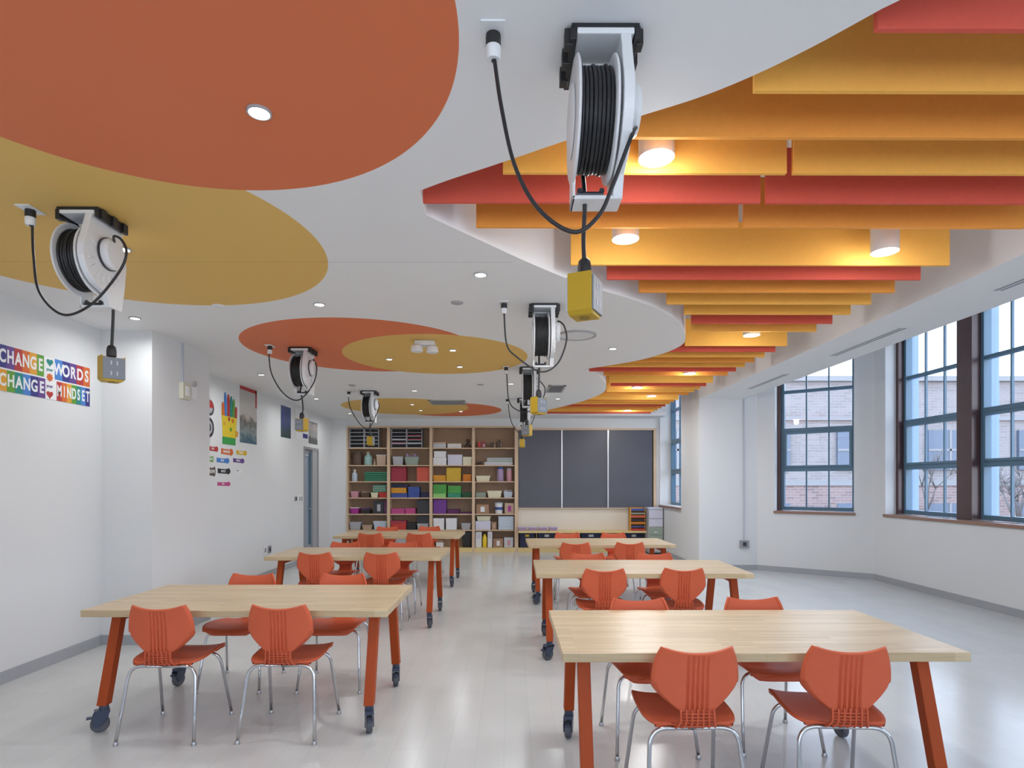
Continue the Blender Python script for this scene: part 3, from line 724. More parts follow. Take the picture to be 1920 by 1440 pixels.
cord_reel(1075, 1197, 42, [(925, 62), (927, 112), (940, 200), (965, 310), (1010, 392), (1075, 435), (1122, 405), (1150, 345), (1184, 255)], [(1096, 345), (1096, 400), (1094, 450), (1096, 502)], 1.12,
          'white cord reel nearest the camera, seen edge-on at the top centre', whipY=-0.14, low=True)
cord_reel(106, 182, 387, [(57, 392), (60, 412), (63, 480), (74, 548), (118, 590), (172, 570), (222, 512), (237, 475), (228, 450), (214, 443)], [(205, 556), (212, 575), (211, 620), (209, 658)], 0.85,
          'white cord reel at the left below the near yellow circle, its side plate showing', whipY=-0.08)
cord_reel(998, 1046, 568, [(945, 568), (945, 582), (950, 645), (970, 670), (1013, 697), (1045, 682), (1062, 640), (1058, 612), (1047, 602)], [(1011, 672), (1011, 700), (1010, 735), (1010, 738)], 0.7,
          'white cord reel in the right row, second from the camera')
cord_reel(536, 586, 650, [(506, 648), (504, 658), (509, 700), (532, 738), (560, 750), (586, 722), (594, 692), (588, 674)], [(563, 730), (566, 745), (568, 765), (566, 779)], -0.35,
          'white cord reel in the left row, second from the camera, below the orange circle')
cord_reel(978, 1009, 687, [(949, 688), (950, 700), (954, 750), (968, 768), (990, 772), (1012, 760), (1022, 730)], [(987, 758), (988, 770), (988, 780), (988, 792)], -0.5,
          'white cord reel in the right row, third from the camera')
cord_reel(675, 705, 732, [(654, 734), (653, 742), (657, 765), (675, 795), (690, 803), (700, 790), (711, 762)], [(694, 780), (694, 790), (694, 800), (695, 815)], 1.5,
          'white cord reel in the left row, farthest from the camera')
cord_reel(972, 996, 746, [(951, 748), (952, 752), (957, 785), (966, 804), (980, 815), (994, 800), (1003, 775)], [(981, 800), (981, 806), (980, 814), (979, 820)], 1.5,
          'white cord reel in the right row, farthest from the camera')

# ================================================================== TABLES
TW, TD, TZ, TT = 1.83, 0.90, 0.735, 0.042
def make_table():
    t = thing('work_table', '', 'table')
    MB().box(-TW / 2, TW / 2, -TD / 2, TD / 2, TZ - TT, TZ).build('tabletop', M_top, t, bevel=0.004)
    lx = TW / 2 - 0.115
    for sx_ in (-1, 1):
        x = sx_ * lx
        MB().box(x - 0.028, x + 0.028, -0.30, 0.30, TZ - TT - 0.055, TZ - TT).build('end_rail', M_leg, t, bevel=0.003)
        for sy in (-1, 1):
            y0 = sy * 0.262; y1 = sy * 0.41; z0 = TZ - TT; z1 = 0.158
            vs = []
            for (yy, zz) in ((y1, z1), (y0, z0)):
                vs += [(x - 0.029, yy - 0.029, zz), (x + 0.029, yy - 0.029, zz), (x + 0.029, yy + 0.029, zz), (x - 0.029, yy + 0.029, zz)]
            MB().add(vs, [(0, 3, 2, 1), (4, 5, 6, 7), (0, 1, 5, 4), (1, 2, 6, 5), (2, 3, 7, 6), (3, 0, 4, 7)]).build('leg', M_leg, t, bevel=0.004)
            r = 0.050; cx_, cy_ = x - 0.012, y1 + sy * 0.012
            an = {(-1, -1): -0.95, (1, -1): 0.25, (-1, 1): -0.2, (1, 1): 0.15}[(sx_, sy)]
            T = Matrix.Translation((x, y1, 0)) @ Matrix.Rotation(an, 4, 'Z')
            c = MB(); c.lathe([(0.026, 0.128), (0.026, 0.160)], 16, c=(x, y1, 0))
            off = -0.022
            # fork: two cheeks and a hood
            for q in (-1, 1):
                pr = [(0.030, 0.128), (-0.045, 0.128), (-0.062, 0.085), (-0.050, 0.040), (-0.018, 0.036), (0.020, 0.085)]
                Mz = T @ Matrix(((0, 0, 1, 0), (1, 0, 0, 0), (0, 1, 0, 0), (0, 0, 0, 1)))
                c.prism(pr, q * 0.024 - 0.003, q * 0.024 + 0.003, Mz)
            c.box(-0.027, 0.027, -0.050, 0.030, 0.112, 0.132, T)
            c.box(-0.012, 0.012, -0.088, -0.05, 0.085, 0.098, T)
            co_ = c.build('caster', M_caster, t, bevel=0.002)
            wv = MB().lathe([(0.020, -0.017), (0.044, -0.019), (0.050, -0.012), (0.050, 0.012), (0.044, 0.019), (0.020, 0.017)], 28, axis='X'); wv.v = [tuple(T @ (Vector(v) + Vector((0, -0.020, 0.050)))) for v in wv.v]
            wv.build('wheel', M_wheel, co_, auto=True)
    return t
def table_fit(FL, FR, BL, BR):
    a = [onz(*q, TZ) for q in (FL, FR, BL, BR)]
    c = (a[0] + a[1] + a[2] + a[3]) / 4; d = (a[1] - a[0]) + (a[3] - a[2]); return c, math.atan2(d.y, d.x)
tabs = [((1054.4, 1223), (1817, 1223), (1033.7, 1145), (1600, 1143.5), 'work table with butcher block top in the right front'),
        ((1011, 1076), (1406, 1077), (1004, 1049), (1345, 1049), 'work table with butcher block top, second in the right row'),
        ((997, 1022.5), (1264, 1022), (987.5, 1009), (1229, 1008.5), 'work table with butcher block top, third and last in the right row'),
        ((161, 1143), (719, 1145), (319, 1097), (767, 1096), 'work table with butcher block top in the left front'),
        ((501, 1044), (822, 1045), (554, 1026), (842, 1026), 'work table with butcher block top, second in the left row'),
        ((630, 1005.4), (862, 1006), (654, 995), (870, 995.5), 'work table with butcher block top, third and last in the left row')]
T0 = make_table()
for i, (a, b, c, d, lab_) in enumerate(tabs):
    o = T0 if i == 0 else copy_tree(T0)
    p, rz = table_fit(a, b, c, d); o.location = (p.x, p.y, 0); o.rotation_euler = (0, 0, max(-0.02, min(0.02, rz)))
    o['label'] = lab_; o['group'] = 'rolling work tables'

# ================================================================== CHAIRS
def interp(tab, v):
    for i in range(len(tab) - 1):
        a, b = tab[i], tab[i + 1]
        if v <= b[0]:
            f = (v - a[0]) / (b[0] - a[0]); return [a[k] + (b[k] - a[k]) * f for k in range(1, len(a))]
    return list(tab[-1][1:])
def shell_mesh(rowsdef, nu, nv, zfun, thick, rear=None):
    """rowsdef: list of (v, y, z, halfwidth); zfun(x/half, v, y, z, half) -> (y,z)"""
    mb = MB(); mb.sm = True; vs = []
    # smooth profile with catmull
    pr = catmull([Vector((r[1], r[2], r[3])) for r in rowsdef], nv)
    n = len(pr)
    for i, p in enumerate(pr):
        for j in range(nu + 1):
            u = -1 + 2 * j / nu; y, z, x = zfun(u, i / (n - 1), p.x, p.y, p.z); vs.append(Vector((x, y, z)))
    W = nu + 1
    nrm = []
    for i in range(n):
        for j in range(W):
            a = vs[min(i + 1, n - 1) * W + j] - vs[max(i - 1, 0) * W + j]; b = vs[i * W + min(j + 1, W - 1)] - vs[i * W + max(j - 1, 0)]
            nrm.append(a.cross(b).normalized())
    vb = [v + m * thick for v, m in zip(vs, nrm)]
    if rear: vs = [v + Vector((0, rear(v.x, (k // W) / (n - 1), -1 + 2 * (k % W) / nu), 0)) for k, v in enumerate(vs)]
    N = len(vs); allv = vs + vb; fs = []
    for i in range(n - 1):
        for j in range(W - 1):
            q = (i * W + j, i * W + j + 1, (i + 1) * W + j + 1, (i + 1) * W + j); fs.append(q); fs.append(tuple(N + k for k in reversed(q)))
    for j in range(W - 1):
        fs.append((j + 1, j, N + j, N + j + 1)); b_ = (n - 1) * W; fs.append((b_ + j, b_ + j + 1, N + b_ + j + 1, N + b_ + j))
    for i in range(n - 1):
        fs.append((i * W, (i + 1) * W, N + (i + 1) * W, N + i * W)); k = W - 1; fs.append(((i + 1) * W + k, i * W + k, N + i * W + k, N + (i + 1) * W + k))
    mb.add(allv, fs); return mb
def make_chair():
    t = thing('classroom_chair', '', 'chair')
    # seat (sitter faces +y)
    seat_rows = [(0, .238, .415, .125), (0, .236, .430, .165), (0, .215, .441, .188), (0, .17, .445, .200), (0, .09, .443, .208), (0, .0, .438, .210), (0, -.08, .435, .205), (0, -.135, .436, .185), (0, -.165, .441, .150), (0, -.182, .449, .105)]
    def zf(u, v, y, z, h):
        x = u * h; z2 = z + 0.020 * (abs(u) ** 3) * math.sin(math.pi * min(1, v * 1.1)) * 1.2
        y2 = y - (0.03 * u * u if v < 0.15 else 0) + (0.035 * u * u if v > 0.85 else 0)
        return y2, z2, x
    s = shell_mesh(seat_rows, 20, 4, zf, 0.010).build('seat', M_chair, t)
    # backrest
    br = [(0, -.196, .512, .066), (0, -.197, .520, .084), (0, -.198, .540, .112), (0, -.200, .570, .148), (0, -.202, .600, .176), (0, -.204, .622, .189), (0, -.206, .650, .192), (0, -.209, .690, .189), (0, -.213, .730, .181), (0, -.217, .760, .171), (0, -.221, .782, .161), (0, -.223, .794, .155)]
    def zb(u, v, y, z, h):
        x = u * h
        y2 = y + 0.75 * x * x
        if v > 0.40: z -= 0.030 * (1 - u * u) * ((v - 0.40) / 0.60) ** 1.6
        if v < 0.12: z += -0.006 * (1 - u * u) * (1 - v / 0.12)
        # rolled rim
        e = max(abs(u), 0); rim = max(0, (e - 0.90) / 0.10); y2 += 0.010 * rim * rim
        return y2, z, x
    def rear(x, v, u):
        # five grooves down the centre, deeper to the bottom; chamfered lower rim, lip at the top
        d = 0.0
        if 0.02 < v < 0.93:
            dep = (0.006 + 0.008 * (1 - v)) * min(1, (v - 0.02) / 0.10) * min(1, (0.93 - v) / 0.08)
            for gx in (-.042, -.021, 0, .021, .042): d += dep * math.exp(-((x - gx) / 0.0048) ** 2)
        e = abs(u)
        if v < 0.5: d += 0.018 * max(0, (e - 0.87) / 0.13)
        elif e > 0.93: d += 0.006 * (e - 0.93) / 0.07
        return d
    shell_mesh(br, 150, 4, zb, 0.016, rear).build('backrest', M_chair, t)
    # ribbed flexible neck joining seat and back
    nk = [(0, -.170, .437, .088), (0, -.186, .448, .080), (0, -.196, .465, .074), (0, -.200, .485, .070), (0, -.200, .505, .070), (0, -.197, .528, .074)]
    shell_mesh(nk, 8, 4, lambda u, v, y, z, h: (y + 0.012 + 0.4 * (u * h) ** 2, z, u * h), 0.004).build('neck', M_chair, t)
    g = MB(); pr = catmull([Vector((0, r[1] - 0.004, r[2])) for r in nk], 4)
    for k in range(7):
        u = -1 + 2 * k / 6; pts = []
        for i, p in enumerate(pr):
            h = interp([(0, .088), (.5, .072), (1, .072)], i / (len(pr) - 1))[0]; pts.append(Vector((u * h, p.y + 0.4 * (u * h) ** 2, p.z)))
        g.tube(pts, 0.0044, 6)
    for zz in (.452, .466, .480, .494, .508):
        yy = -0.204 if zz > .47 else -0.195; g.tube([(-.070, yy + .004, zz), (0, yy, zz), (.070, yy + .004, zz)], 0.0034, 6)
    g.build('lumbar_grille', M_chair, t)
    # chrome legs: two arches, one leg mesh per foot
    R = 0.0095
    for (yt, yf) in ((0.13, 0.23), (-0.15, -0.23)):
        zt = 0.428
        for sx_ in (-1, 1):
            xf, xt = 0.222 * sx_, 0.196 * sx_
            f0 = Vector((xf, yf, 0.012)); k0 = Vector((xt * 1.01, yt + (yf - yt) * 0.20, 0.345)); 
            pts = [f0, f0.lerp(k0, 0.5), k0]
            c0 = Vector((xt, yt, zt)); e0 = Vector((sx_ * 0.115, yt, zt))
            for i in range(1, 9):
                q = i / 8; pts.append((1 - q) ** 2 * k0 + 2 * q * (1 - q) * c0 + q * q * e0)
            pts.append(Vector((0, yt, zt)))
            lg = MB().tube(pts, R, 10).build('leg', M_chrome, t)
            MB().lathe([(0.014, 0.0), (0.015, 0.006), (0.012, 0.018), (0.010, 0.022)], 14, c=(xf, yf, 0)).build('foot_glide', M_steel, lg, auto=True)
    MB().tube([(-.06, .13, .428), (-.06, -.15, .428)], .008, 8).tube([(.06, .13, .428), (.06, -.15, .428)], .008, 8).build('under_seat_rail', M_chrome, t)
    mb = MB()
    for sx_ in (-.06, .06):
        for yy in (.10, -.11): mb.cyl((sx_, yy, .408), .008, .014, 10)
    mb.build('rubber_bumper', M_dark, t)
    return t
C0 = make_chair(); used = [False]
def chair(px, py, facing, label, rot=0.0, group='orange classroom chairs'):
    """px,py: middle of the top edge of the back; facing +1 = back to the camera"""
    o = C0 if not used[0] else copy_tree(C0); used[0] = True
    p = onz(px, py, 0.79)
    if facing > 0: o.location = (p.x, p.y + 0.22, 0); o.rotation_euler = (0, 0, rot)
    else: o.location = (p.x, p.y - 0.22, 0); o.rotation_euler = (0, 0, math.pi + rot)
    o['label'] = label; o['group'] = group
Tn = {'R1': 'front right table', 'R2': 'second right table', 'R3': 'last right table', 'L1': 'front left table', 'L2': 'second left table', 'L3': 'last left table'}
def c4(tb, items):
    for (px, py, side, fc, rot) in items:
        where = 'on the near side' if fc > 0 else 'on the far side'
        chair(px, py, fc, 'orange chair with chrome legs %s of the %s, %s one' % (where, Tn[tb], side), rot)
c4('R1', [(1309, 1217, 'left', 1, 0.02), (1604, 1216, 'right', 1, -0.06), (1197, 1120, 'left', -1, 0.03), (1407, 1118, 'right', -1, 0)])
c4('L1', [(292, 1137, 'left', 1, 0), (520, 1136, 'right', 1, -0.02), (478, 1074, 'left', -1, 0), (647, 1074, 'right', -1, 0.02)])
c4('R2', [(1135, 1067, 'left', 1, 0), (1285, 1066, 'right', 1, -0.03), (1101, 1036, 'left', -1, 0), (1226, 1036, 'right', -1, 0)])
c4('L2', [(588, 1036, 'left', 1, 0), (713.5, 1036, 'right', 1, 0), (649, 1015, 'left', -1, 0), (756, 1015, 'right', -1, 0)])
c4('R3', [(1080, 1017.5, 'left', 1, 0), (1182, 1017, 'right', 1, 0), (1063, 998, 'left', -1, 0), (1149, 998, 'right', -1, 0)])
c4('L3', [(693, 999.5, 'left', 1, 0), (785, 999.5, 'right', 1, 0), (727, 986.5, 'left', -1, 0), (806, 986, 'right', -1, 0)])

# ================================================================== CABINET WALL
YI = YB + 0.36                               # back of the shelves
def XB(px, Y=YB): return ony(px, 900, Y).x
def ZY(py, Y=YB): return ony(960, py, Y).z
cols = [650, 728.5, 808, 887.7, 967.5]
shelf_y = [840.5, 873, 903.5, 934, 964.5, 994.5]
zbot = ZY(1027); ztoe = ZY(1036)
for i in range(4):
    a, b = XB(cols[i]), XB(cols[i + 1])
    nm = ['leftmost', 'second from the left', 'third from the left', 'fourth from the left, beside the dark boards'][i]
    t = thing('shelf_unit', 'open birch shelf unit, %s' % nm, 'shelf unit', ((a + b) / 2, YB, 0), group='birch shelf units on the back wall'); cx = (a + b) / 2
    mb = MB().box(a - cx, a - cx + 0.03, -0.02, 0.36, ztoe, zc).box(b - cx - 0.03, b - cx, -0.02, 0.36, ztoe, zc).box(a - cx + .03, b - cx - .03, -0.02, 0.36, zc - 0.035, zc)
    mb.build('frame', M_cab, t)
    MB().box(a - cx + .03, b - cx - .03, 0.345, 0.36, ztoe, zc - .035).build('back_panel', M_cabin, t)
    for y in shelf_y:
        z = ZY(y, YB); MB().box(a - cx + 0.03, b - cx - 0.03, 0.0, 0.345, z - 0.011, z + 0.011).build('shelf', M_cab, t)
    MB().box(a - cx + .03, b - cx - .03, -0.022, 0.345, ztoe, zbot).build('bottom_rail', M_rail, t)
    MB().box(a - cx, b - cx, 0.03, 0.3, 0, ztoe).build('toe_kick', M_base, t)

pal = {'white': (.72, .72, .74), 'lilac': (.60, .60, .72), 'cream': (.72, .68, .50), 'crimson': (.34, .035, .06), 'coral': (.62, .11, .07), 'gold': (.62, .40, .04), 'amber': (.66, .30, .03), 'orange': (.62, .20, .02),
       'green': (.08, .34, .07), 'lime': (.30, .62, .20), 'teal': (.04, .28, .17), 'darkgreen': (.02, .09, .04), 'blue': (.05, .09, .33), 'navy': (.02, .025, .08), 'charcoal': (.035, .037, .045), 'purple': (.17, .05, .28),
       'plum': (.10, .02, .10), 'pink': (.50, .07, .24), 'rose': (.60, .30, .36), 'brown': (.10, .06, .045), 'cardboard': (.34, .20, .12), 'grey': (.42, .42, .45), 'sage': (.30, .36, .30), 'red': (.50, .04, .03), 'paleblue': (.50, .58, .68),
       'black': (.02, .02, .022), 'aqua': (.30, .48, .46), 'tan': (.50, .36, .26), 'yellow': (.80, .55, .03), 'magenta': (.38, .03, .28), 'lightgrey': (.55, .56, .6), 'mauve': (.36, .26, .42)}
PM = {}
def pm(c):
    if c not in PM: PM[c] = mat(c + '_item', pal[c], 0.55, var=0.05)
    return PM[c]
def stackmat(c):
    k = 'st_' + c
    if k not in PM:
        m, n, l, b = nmat(c + '_paper_stack'); tcn = n.new('ShaderNodeTexCoord'); wv = n.new('ShaderNodeTexWave'); wv.bands_direction = 'Z'; wv.inputs['Scale'].default_value = 14; wv.inputs['Distortion'].default_value = 1.5
        l.new(tcn.outputs['Object'], wv.inputs['Vector']); mx = n.new('ShaderNodeMix'); mx.data_type = 'RGBA'; q = pal[c]
        mx.inputs[6].default_value = tuple(v * .8 for v in q) + (1,); mx.inputs[7].default_value = tuple(min(1, v * 1.15) for v in q) + (1,)
        l.new(wv.outputs['Fac'], mx.inputs[0]); l.new(mx.outputs[2], b.inputs['Base Color']); b.inputs['Roughness'].default_value = 0.7; PM[k] = m
    return PM[k]
shelf_rng = [(799, 840.5)] + [(shelf_y[i], shelf_y[i + 1]) for i in range(5)] + [(994.5, 1027)]
def item(kind, c, x0, x1, y0, y1, label, c2=None, dep=0.22, lift=False):
    """x0..y1 in the blow-up of the cabinet (5.538 per px)"""
    px0, px1 = 640 + x0 / 5.538, 640 + x1 / 5.538; py0, py1 = 780 + y0 / 5.538, 780 + y1 / 5.538
    Y = YB + 0.05
    # rest on the shelf
    if not lift:
        b = min([s for s in shelf_y + [1026.5]], key=lambda s: abs(s - py1) if s >= py1 - 3.5 else 99)
        zb = (ZY(b) + 0.0115) if b < 1026 else zbot + 0.0005
    else: zb = ZY(py1, Y)
    zt = ZY(py0, Y); zt = max(zt, zb + 0.03); zt = min(zt, zc - 0.045)
    xa, xb = XB(px0, Y), XB(px1, Y)
    i = max(0, min(3, sum(1 for q in cols[1:4] if q < (px0 + px1) / 2)))
    lo, hi = XB(cols[i]) + .042, XB(cols[i + 1]) - .042; xa = max(xa, lo); xb = min(xb, hi)
    h = zt - zb; wd = xb - xa; cx = (xa + xb) / 2; w2 = wd / 2; names = {'stack': 'paper_stack', 'box': 'box', 'bin': 'storage_bin', 'jar': 'jar', 'bottle': 'bottle', 'basket': 'basket', 'binder': 'binder', 'folders': 'folder_stack', 'figure': 'craft_figure', 'tray': 'tray', 'carton': 'cardboard_box', 'sorter': 'paper_sorter', 'tub': 'tub', 'drawers': 'drawer_box', 'pile': 'craft_pile'}
    cats = {'stack': 'paper', 'folders': 'folders', 'carton': 'box', 'sorter': 'paper sorter', 'pile': 'craft supplies', 'figure': 'figure', 'drawers': 'drawers'}
    nm = names[kind]
    if kind in ('box', 'binder'):
        o = thing(nm, '', ''); MB().box(-w2, w2, 0, dep, 0, h).build('body', pm(c), o, bevel=0.004)
        if kind == 'box': MB().box(-w2 - .003, w2 + .003, -.003, dep + .003, h * .72, h + .001).build('lid', pm(c2 or c), o)
        else: MB().box(-w2 * .6, w2 * .6, -.002, 0, h * .55, h * .85).build('spine_label', pm(c2 or 'lightgrey'), o)
    elif kind == 'stack':
        mb = MB(); r = random.Random(x0 + y0); n = max(2, int(h / .035)); z = 0
        for k in range(n):
            q = h / n; dx = r.uniform(-.004, .004); mb.box(-w2 + dx + .004, w2 + dx - .004, r.uniform(0, .008), dep, z, z + q - .0015); z += q
        o = mb.build(nm, stackmat(c))
    elif kind == 'bin': 
        o = thing(nm, '', ''); MB().frustum(-w2, w2, 0, dep, 0, h - .008, .16).build('body', pm(c), o, bevel=0.004); MB().box(-w2 - .004, w2 + .004, -.004, dep + .004, h - .014, h).build('rim', pm(c2 or c), o)
    elif kind == 'jar':
        o = thing(nm, '', ''); r = min(w2, dep / 2); MB().lathe([(r * .9, 0), (r, .01), (r, h * .8), (r * .8, h * .88)], 20, c=(0, r, 0)).build('body', pm(c), o, auto=True); MB().cyl((0, r, h * .86), r * .85, h * .14, 20).build('lid', pm(c2 or c), o, auto=True)
    elif kind == 'bottle':
        o = thing(nm, '', ''); r = min(w2, dep / 2); MB().lathe([(r * .9, 0), (r, .01), (r, h * .6), (r * .4, h * .78), (r * .35, h * .86)], 20, c=(0, r, 0)).build('body', pm(c), o, auto=True); MB().cyl((0, r, h * .84), r * .42, h * .16, 16).build('cap', pm(c2 or 'white'), o, auto=True)
    elif kind == 'tub':
        o = thing(nm, '', ''); r = min(w2, dep / 2); MB().lathe([(r * .86, 0), (r, h * .9)], 24, c=(0, r, 0)).build('body', pm(c), o, auto=True); MB().cyl((0, r, h * .88), r * 1.04, h * .12, 24).build('lid', pm(c2 or c), o, auto=True); MB().lathe([(r * .935, h * .35), (r * .975, h * .6)], 24, c=(0, r, 0), cap=False).build('label_band', pm('blue'), o, auto=True)
    elif kind == 'basket':
        o = thing(nm, '', ''); MB().frustum(-w2, w2, 0, dep, 0, h * .7, .2).build('body', pm(c), o, bevel=.005); r = random.Random(x0)
        for k in range(5): q = -w2 * .8 + k * w2 * .33; MB().box(q, q + w2 * .28, .03 + .025 * k, .05 + .025 * k, h * .72, h * r.uniform(.82, 1.0)).build('craft_piece', pm(c2 or 'mauve'), o)
    elif kind in ('folders', 'tray'):
        mb = MB(); r = random.Random(x0 + y1); n = max(2, int(h / .02))
        o = thing(nm, '', '')
        for k in range(n):
            dx = r.uniform(-.02, .012) if kind == 'folders' else 0
            q = MB().box(-w2 + max(dx, 0), w2 + min(dx, 0), r.uniform(0, .02), dep, k * h / n, (k + 1) * h / n - .002); q.build('folder' if kind == 'folders' else 'tray_layer', pm(c if k % 2 == 0 else (c2 or c)), o)
    elif kind == 'carton':
        o = thing(nm, '', ''); MB().box(-w2, w2, 0, dep, 0, h).build('body', pm(c), o, bevel=.003); MB().box(-w2 * .3, w2 * .35, -.002, 0, h * .2, h * .75).build('label_sticker', pm(c2 or 'white'), o)
    elif kind == 'figure':
        o = thing(nm, '', ''); mb = MB(); mb.lathe([(w2 * .8, 0), (w2 * .9, h * .2), (w2 * .5, h * .5), (w2 * .25, h * .6)], 14, c=(0, .1, 0)); mb.lathe([(0.001, h * .55), (w2 * .4, h * .65), (w2 * .5, h * .8), (w2 * .3, h * .95), (0.001, h)], 14, c=(0, .1, 0)); mb.build('body', pm(c), o, auto=True)
        MB().box(-w2, w2, .08, .12, h * .42, h * .52).build('arms', pm(c2 or c), o)
    elif kind == 'pile':
        o = thing(nm, '', ''); r = random.Random(x0); 
        for k in range(9):
            q = r.uniform(-w2 * .85, w2 * .35); hh = h * r.uniform(.45, 1) * (1 - abs(q / w2) * .4); M = Matrix.Translation((q, .02 + .02 * k, .012)) @ Matrix.Rotation(r.uniform(-.05, .05), 4, 'Y')
            MB().box(0, w2 * .45, 0, .025, 0.004, hh, M).build('piece', pm([c, c2 or 'rose', 'brown'][k % 3]), o)
    elif kind == 'drawers':
        o = thing(nm, '', ''); MB().box(-w2, w2, 0, dep, 0, h).build('body', pm(c), o, bevel=.003)
        for k in range(4): MB().box(-w2 + .01, w2 - .01, -.006, 0, h * (k * .245 + .02), h * (k * .245 + .225)).build('drawer', pm(c2 or 'lightgrey'), o)
    elif kind == 'sorter':
        o = thing(nm, '', ''); dep = .28; mb = MB().box(-w2, -w2 + .012, 0, dep, 0, h).box(w2 - .012, w2, 0, dep, 0, h).box(-.012, .012, 0, dep, 0, h).box(-w2, w2, dep - .01, dep, 0, h)
        n = 5
        for k in range(n + 1): mb.box(-w2, w2, 0, dep - .01, k * (h - .012) / n, k * (h - .012) / n + .012)
        mb.build('frame', pm('grey'), o)
        MB().box(-w2 + .012, w2 - .012, dep * .35, dep * .4, .012, h - .012).build('slot_shade_sheet', pm('black'), o)  # black sheet inside, standing in for the shade of the slots
        if c2:
            for (k, s_, cc) in c2:
                z = k * (h - .012) / n + .012; MB().box((-w2 + .015) if s_ < 0 else .015, -.015 if s_ < 0 else w2 - .015, .01, dep * .34, z, z + .022).build('paper', pm(cc), o)
    o.location = (cx, Y, zb); o['label'] = label; o['category'] = cats.get(kind, nm.replace('_', ' ')); o['group'] = 'things on the birch shelves'
    return o
# top row
item('sorter', 'grey', 72, 388, 122, 330, 'grey paper sorter with empty dark slots on the top shelf of the leftmost unit')
item('sorter', 'grey', 508, 838, 122, 330, 'grey paper sorter holding red and white paper on the top shelf of the second unit', [(1, -1, 'rose'), (1, 1, 'paleblue'), (2, -1, 'lightgrey'), (2, 1, 'crimson'), (3, 1, 'crimson')])
item('box', 'lightgrey', 945, 1085, 272, 330, 'pale grey box on the top shelf of the third unit', 'tan'); item('box', 'white', 1102, 1245, 287, 330, 'white and yellow box on the top shelf of the third unit', 'cream')
item('figure', 'brown', 1268, 1352, 235, 330, 'small dark craft figure on the top shelf of the third unit', 'sage')
item('pile', 'red', 1392, 1510, 252, 330, 'heap of red and pink craft items on the top shelf of the fourth unit', 'rose'); item('pile', 'brown', 1525, 1690, 240, 330, 'heap of dark and beige craft items on the top shelf of the fourth unit', 'tan')
# second row
item('jar', 'brown', 103, 205, 372, 512, 'dark brown jar on the second shelf of the leftmost unit'); item('bottle', 'aqua', 230, 312, 368, 512, 'pale green bottle on the second shelf of the leftmost unit', 'tan')
item('figure', 'tan', 318, 352, 440, 512, 'small beige figure on the second shelf of the leftmost unit'); item('bin', 'tan', 362, 464, 402, 512, 'beige bin on the second shelf of the leftmost unit', 'lightgrey')
item('bin', 'grey', 530, 640, 420, 512, 'small grey bin on the second shelf of the second unit'); item('basket', 'sage', 655, 805, 388, 512, 'grey green basket with craft supplies on the second shelf of the second unit', 'mauve')
item('box', 'white', 945, 1090, 432, 512, 'wide white box on the second shelf of the third unit, lower of two'); item('box', 'white', 962, 1084, 366, 430, 'small white box on top of the wide white box in the third unit', lift=True)
item('box', 'lilac', 1106, 1254, 402, 512, 'lilac white box on the second shelf of the third unit'); item('box', 'cream', 1262, 1355, 425, 512, 'cream box at the right of the second shelf of the third unit')
item('box', 'lightgrey', 1485, 1780, 480, 512, 'long flat white box on the second shelf of the fourth unit', 'white'); item('tray', 'sage', 1512, 1778, 430, 478, 'grey tray on the long flat box in the fourth unit', 'lightgrey', lift=True); item('pile', 'black', 1395, 1475, 470, 512, 'low dark heap at the left of the second shelf of the fourth unit', 'brown')
# third row
item('bottle', 'paleblue', 102, 160, 556, 680, 'pale blue bottle on the third shelf of the leftmost unit'); item('folders', 'darkgreen', 240, 474, 582, 680, 'messy dark green paper pile on the third shelf of the leftmost unit', 'teal')
item('stack', 'crimson', 512, 672, 530, 680, 'crimson paper stack on the third shelf of the second unit'); item('stack', 'coral', 782, 918, 530, 680, 'coral red paper stack on the third shelf of the second unit')
item('stack', 'amber', 950, 1084, 615, 684, 'low amber paper stack on the third shelf of the third unit'); item('stack', 'gold', 1090, 1242, 535, 684, 'tall golden paper stack on the third shelf of the third unit'); item('stack', 'orange', 1262, 1350, 605, 684, 'low orange paper stack on the third shelf of the third unit')
item('bin', 'cream', 1396, 1545, 620, 680, 'cream bin on the third shelf of the fourth unit'); item('jar', 'mauve', 1616, 1686, 530, 680, 'tall blue and violet jar on the third shelf of the fourth unit', 'blue'); item('jar', 'rose', 1716, 1772, 540, 680, 'tall pink and grey jar on the third shelf of the fourth unit', 'grey')
# fourth row
item('bin', 'rose', 95, 175, 782, 850, 'pink bin on the fourth shelf of the leftmost unit'); item('basket', 'brown', 198, 290, 775, 850, 'brown basket on the fourth shelf of the leftmost unit', 'tan'); item('bin', 'cream', 305, 380, 795, 850, 'cream bin on the fourth shelf of the leftmost unit'); item('bin', 'red', 386, 476, 792, 850, 'red bin on the fourth shelf of the leftmost unit')
item('folders', 'teal', 325, 470, 715, 788, 'teal folders lying over the cream and red bins in the leftmost unit', 'sage', lift=True)
item('stack', 'blue', 510, 684, 802, 850, 'low blue paper stack under the orange stack in the second unit'); item('stack', 'amber', 508, 676, 745, 800, 'orange paper stack above blue paper in the second unit', lift=True); item('folders', 'navy', 512, 690, 712, 743, 'navy folders on top of the orange stack in the second unit', lift=True)
item('stack', 'blue', 692, 812, 735, 850, 'tall blue paper stack on the fourth shelf of the second unit'); item('stack', 'navy', 822, 916, 792, 850, 'low navy paper stack on the fourth shelf of the second unit')
item('stack', 'lime', 946, 1088, 805, 850, 'lime paper stack below the green stack in the third unit'); item('stack', 'green', 948, 1092, 710, 803, 'green paper stack above the lime one in the third unit', lift=True); item('stack', 'teal', 1104, 1244, 800, 850, 'teal paper stack on the fourth shelf of the third unit'); item('stack', 'green', 1104, 1244, 725, 798, 'green paper stack above the teal one in the third unit', lift=True); item('stack', 'darkgreen', 1252, 1350, 790, 850, 'low dark green paper stack in the third unit')
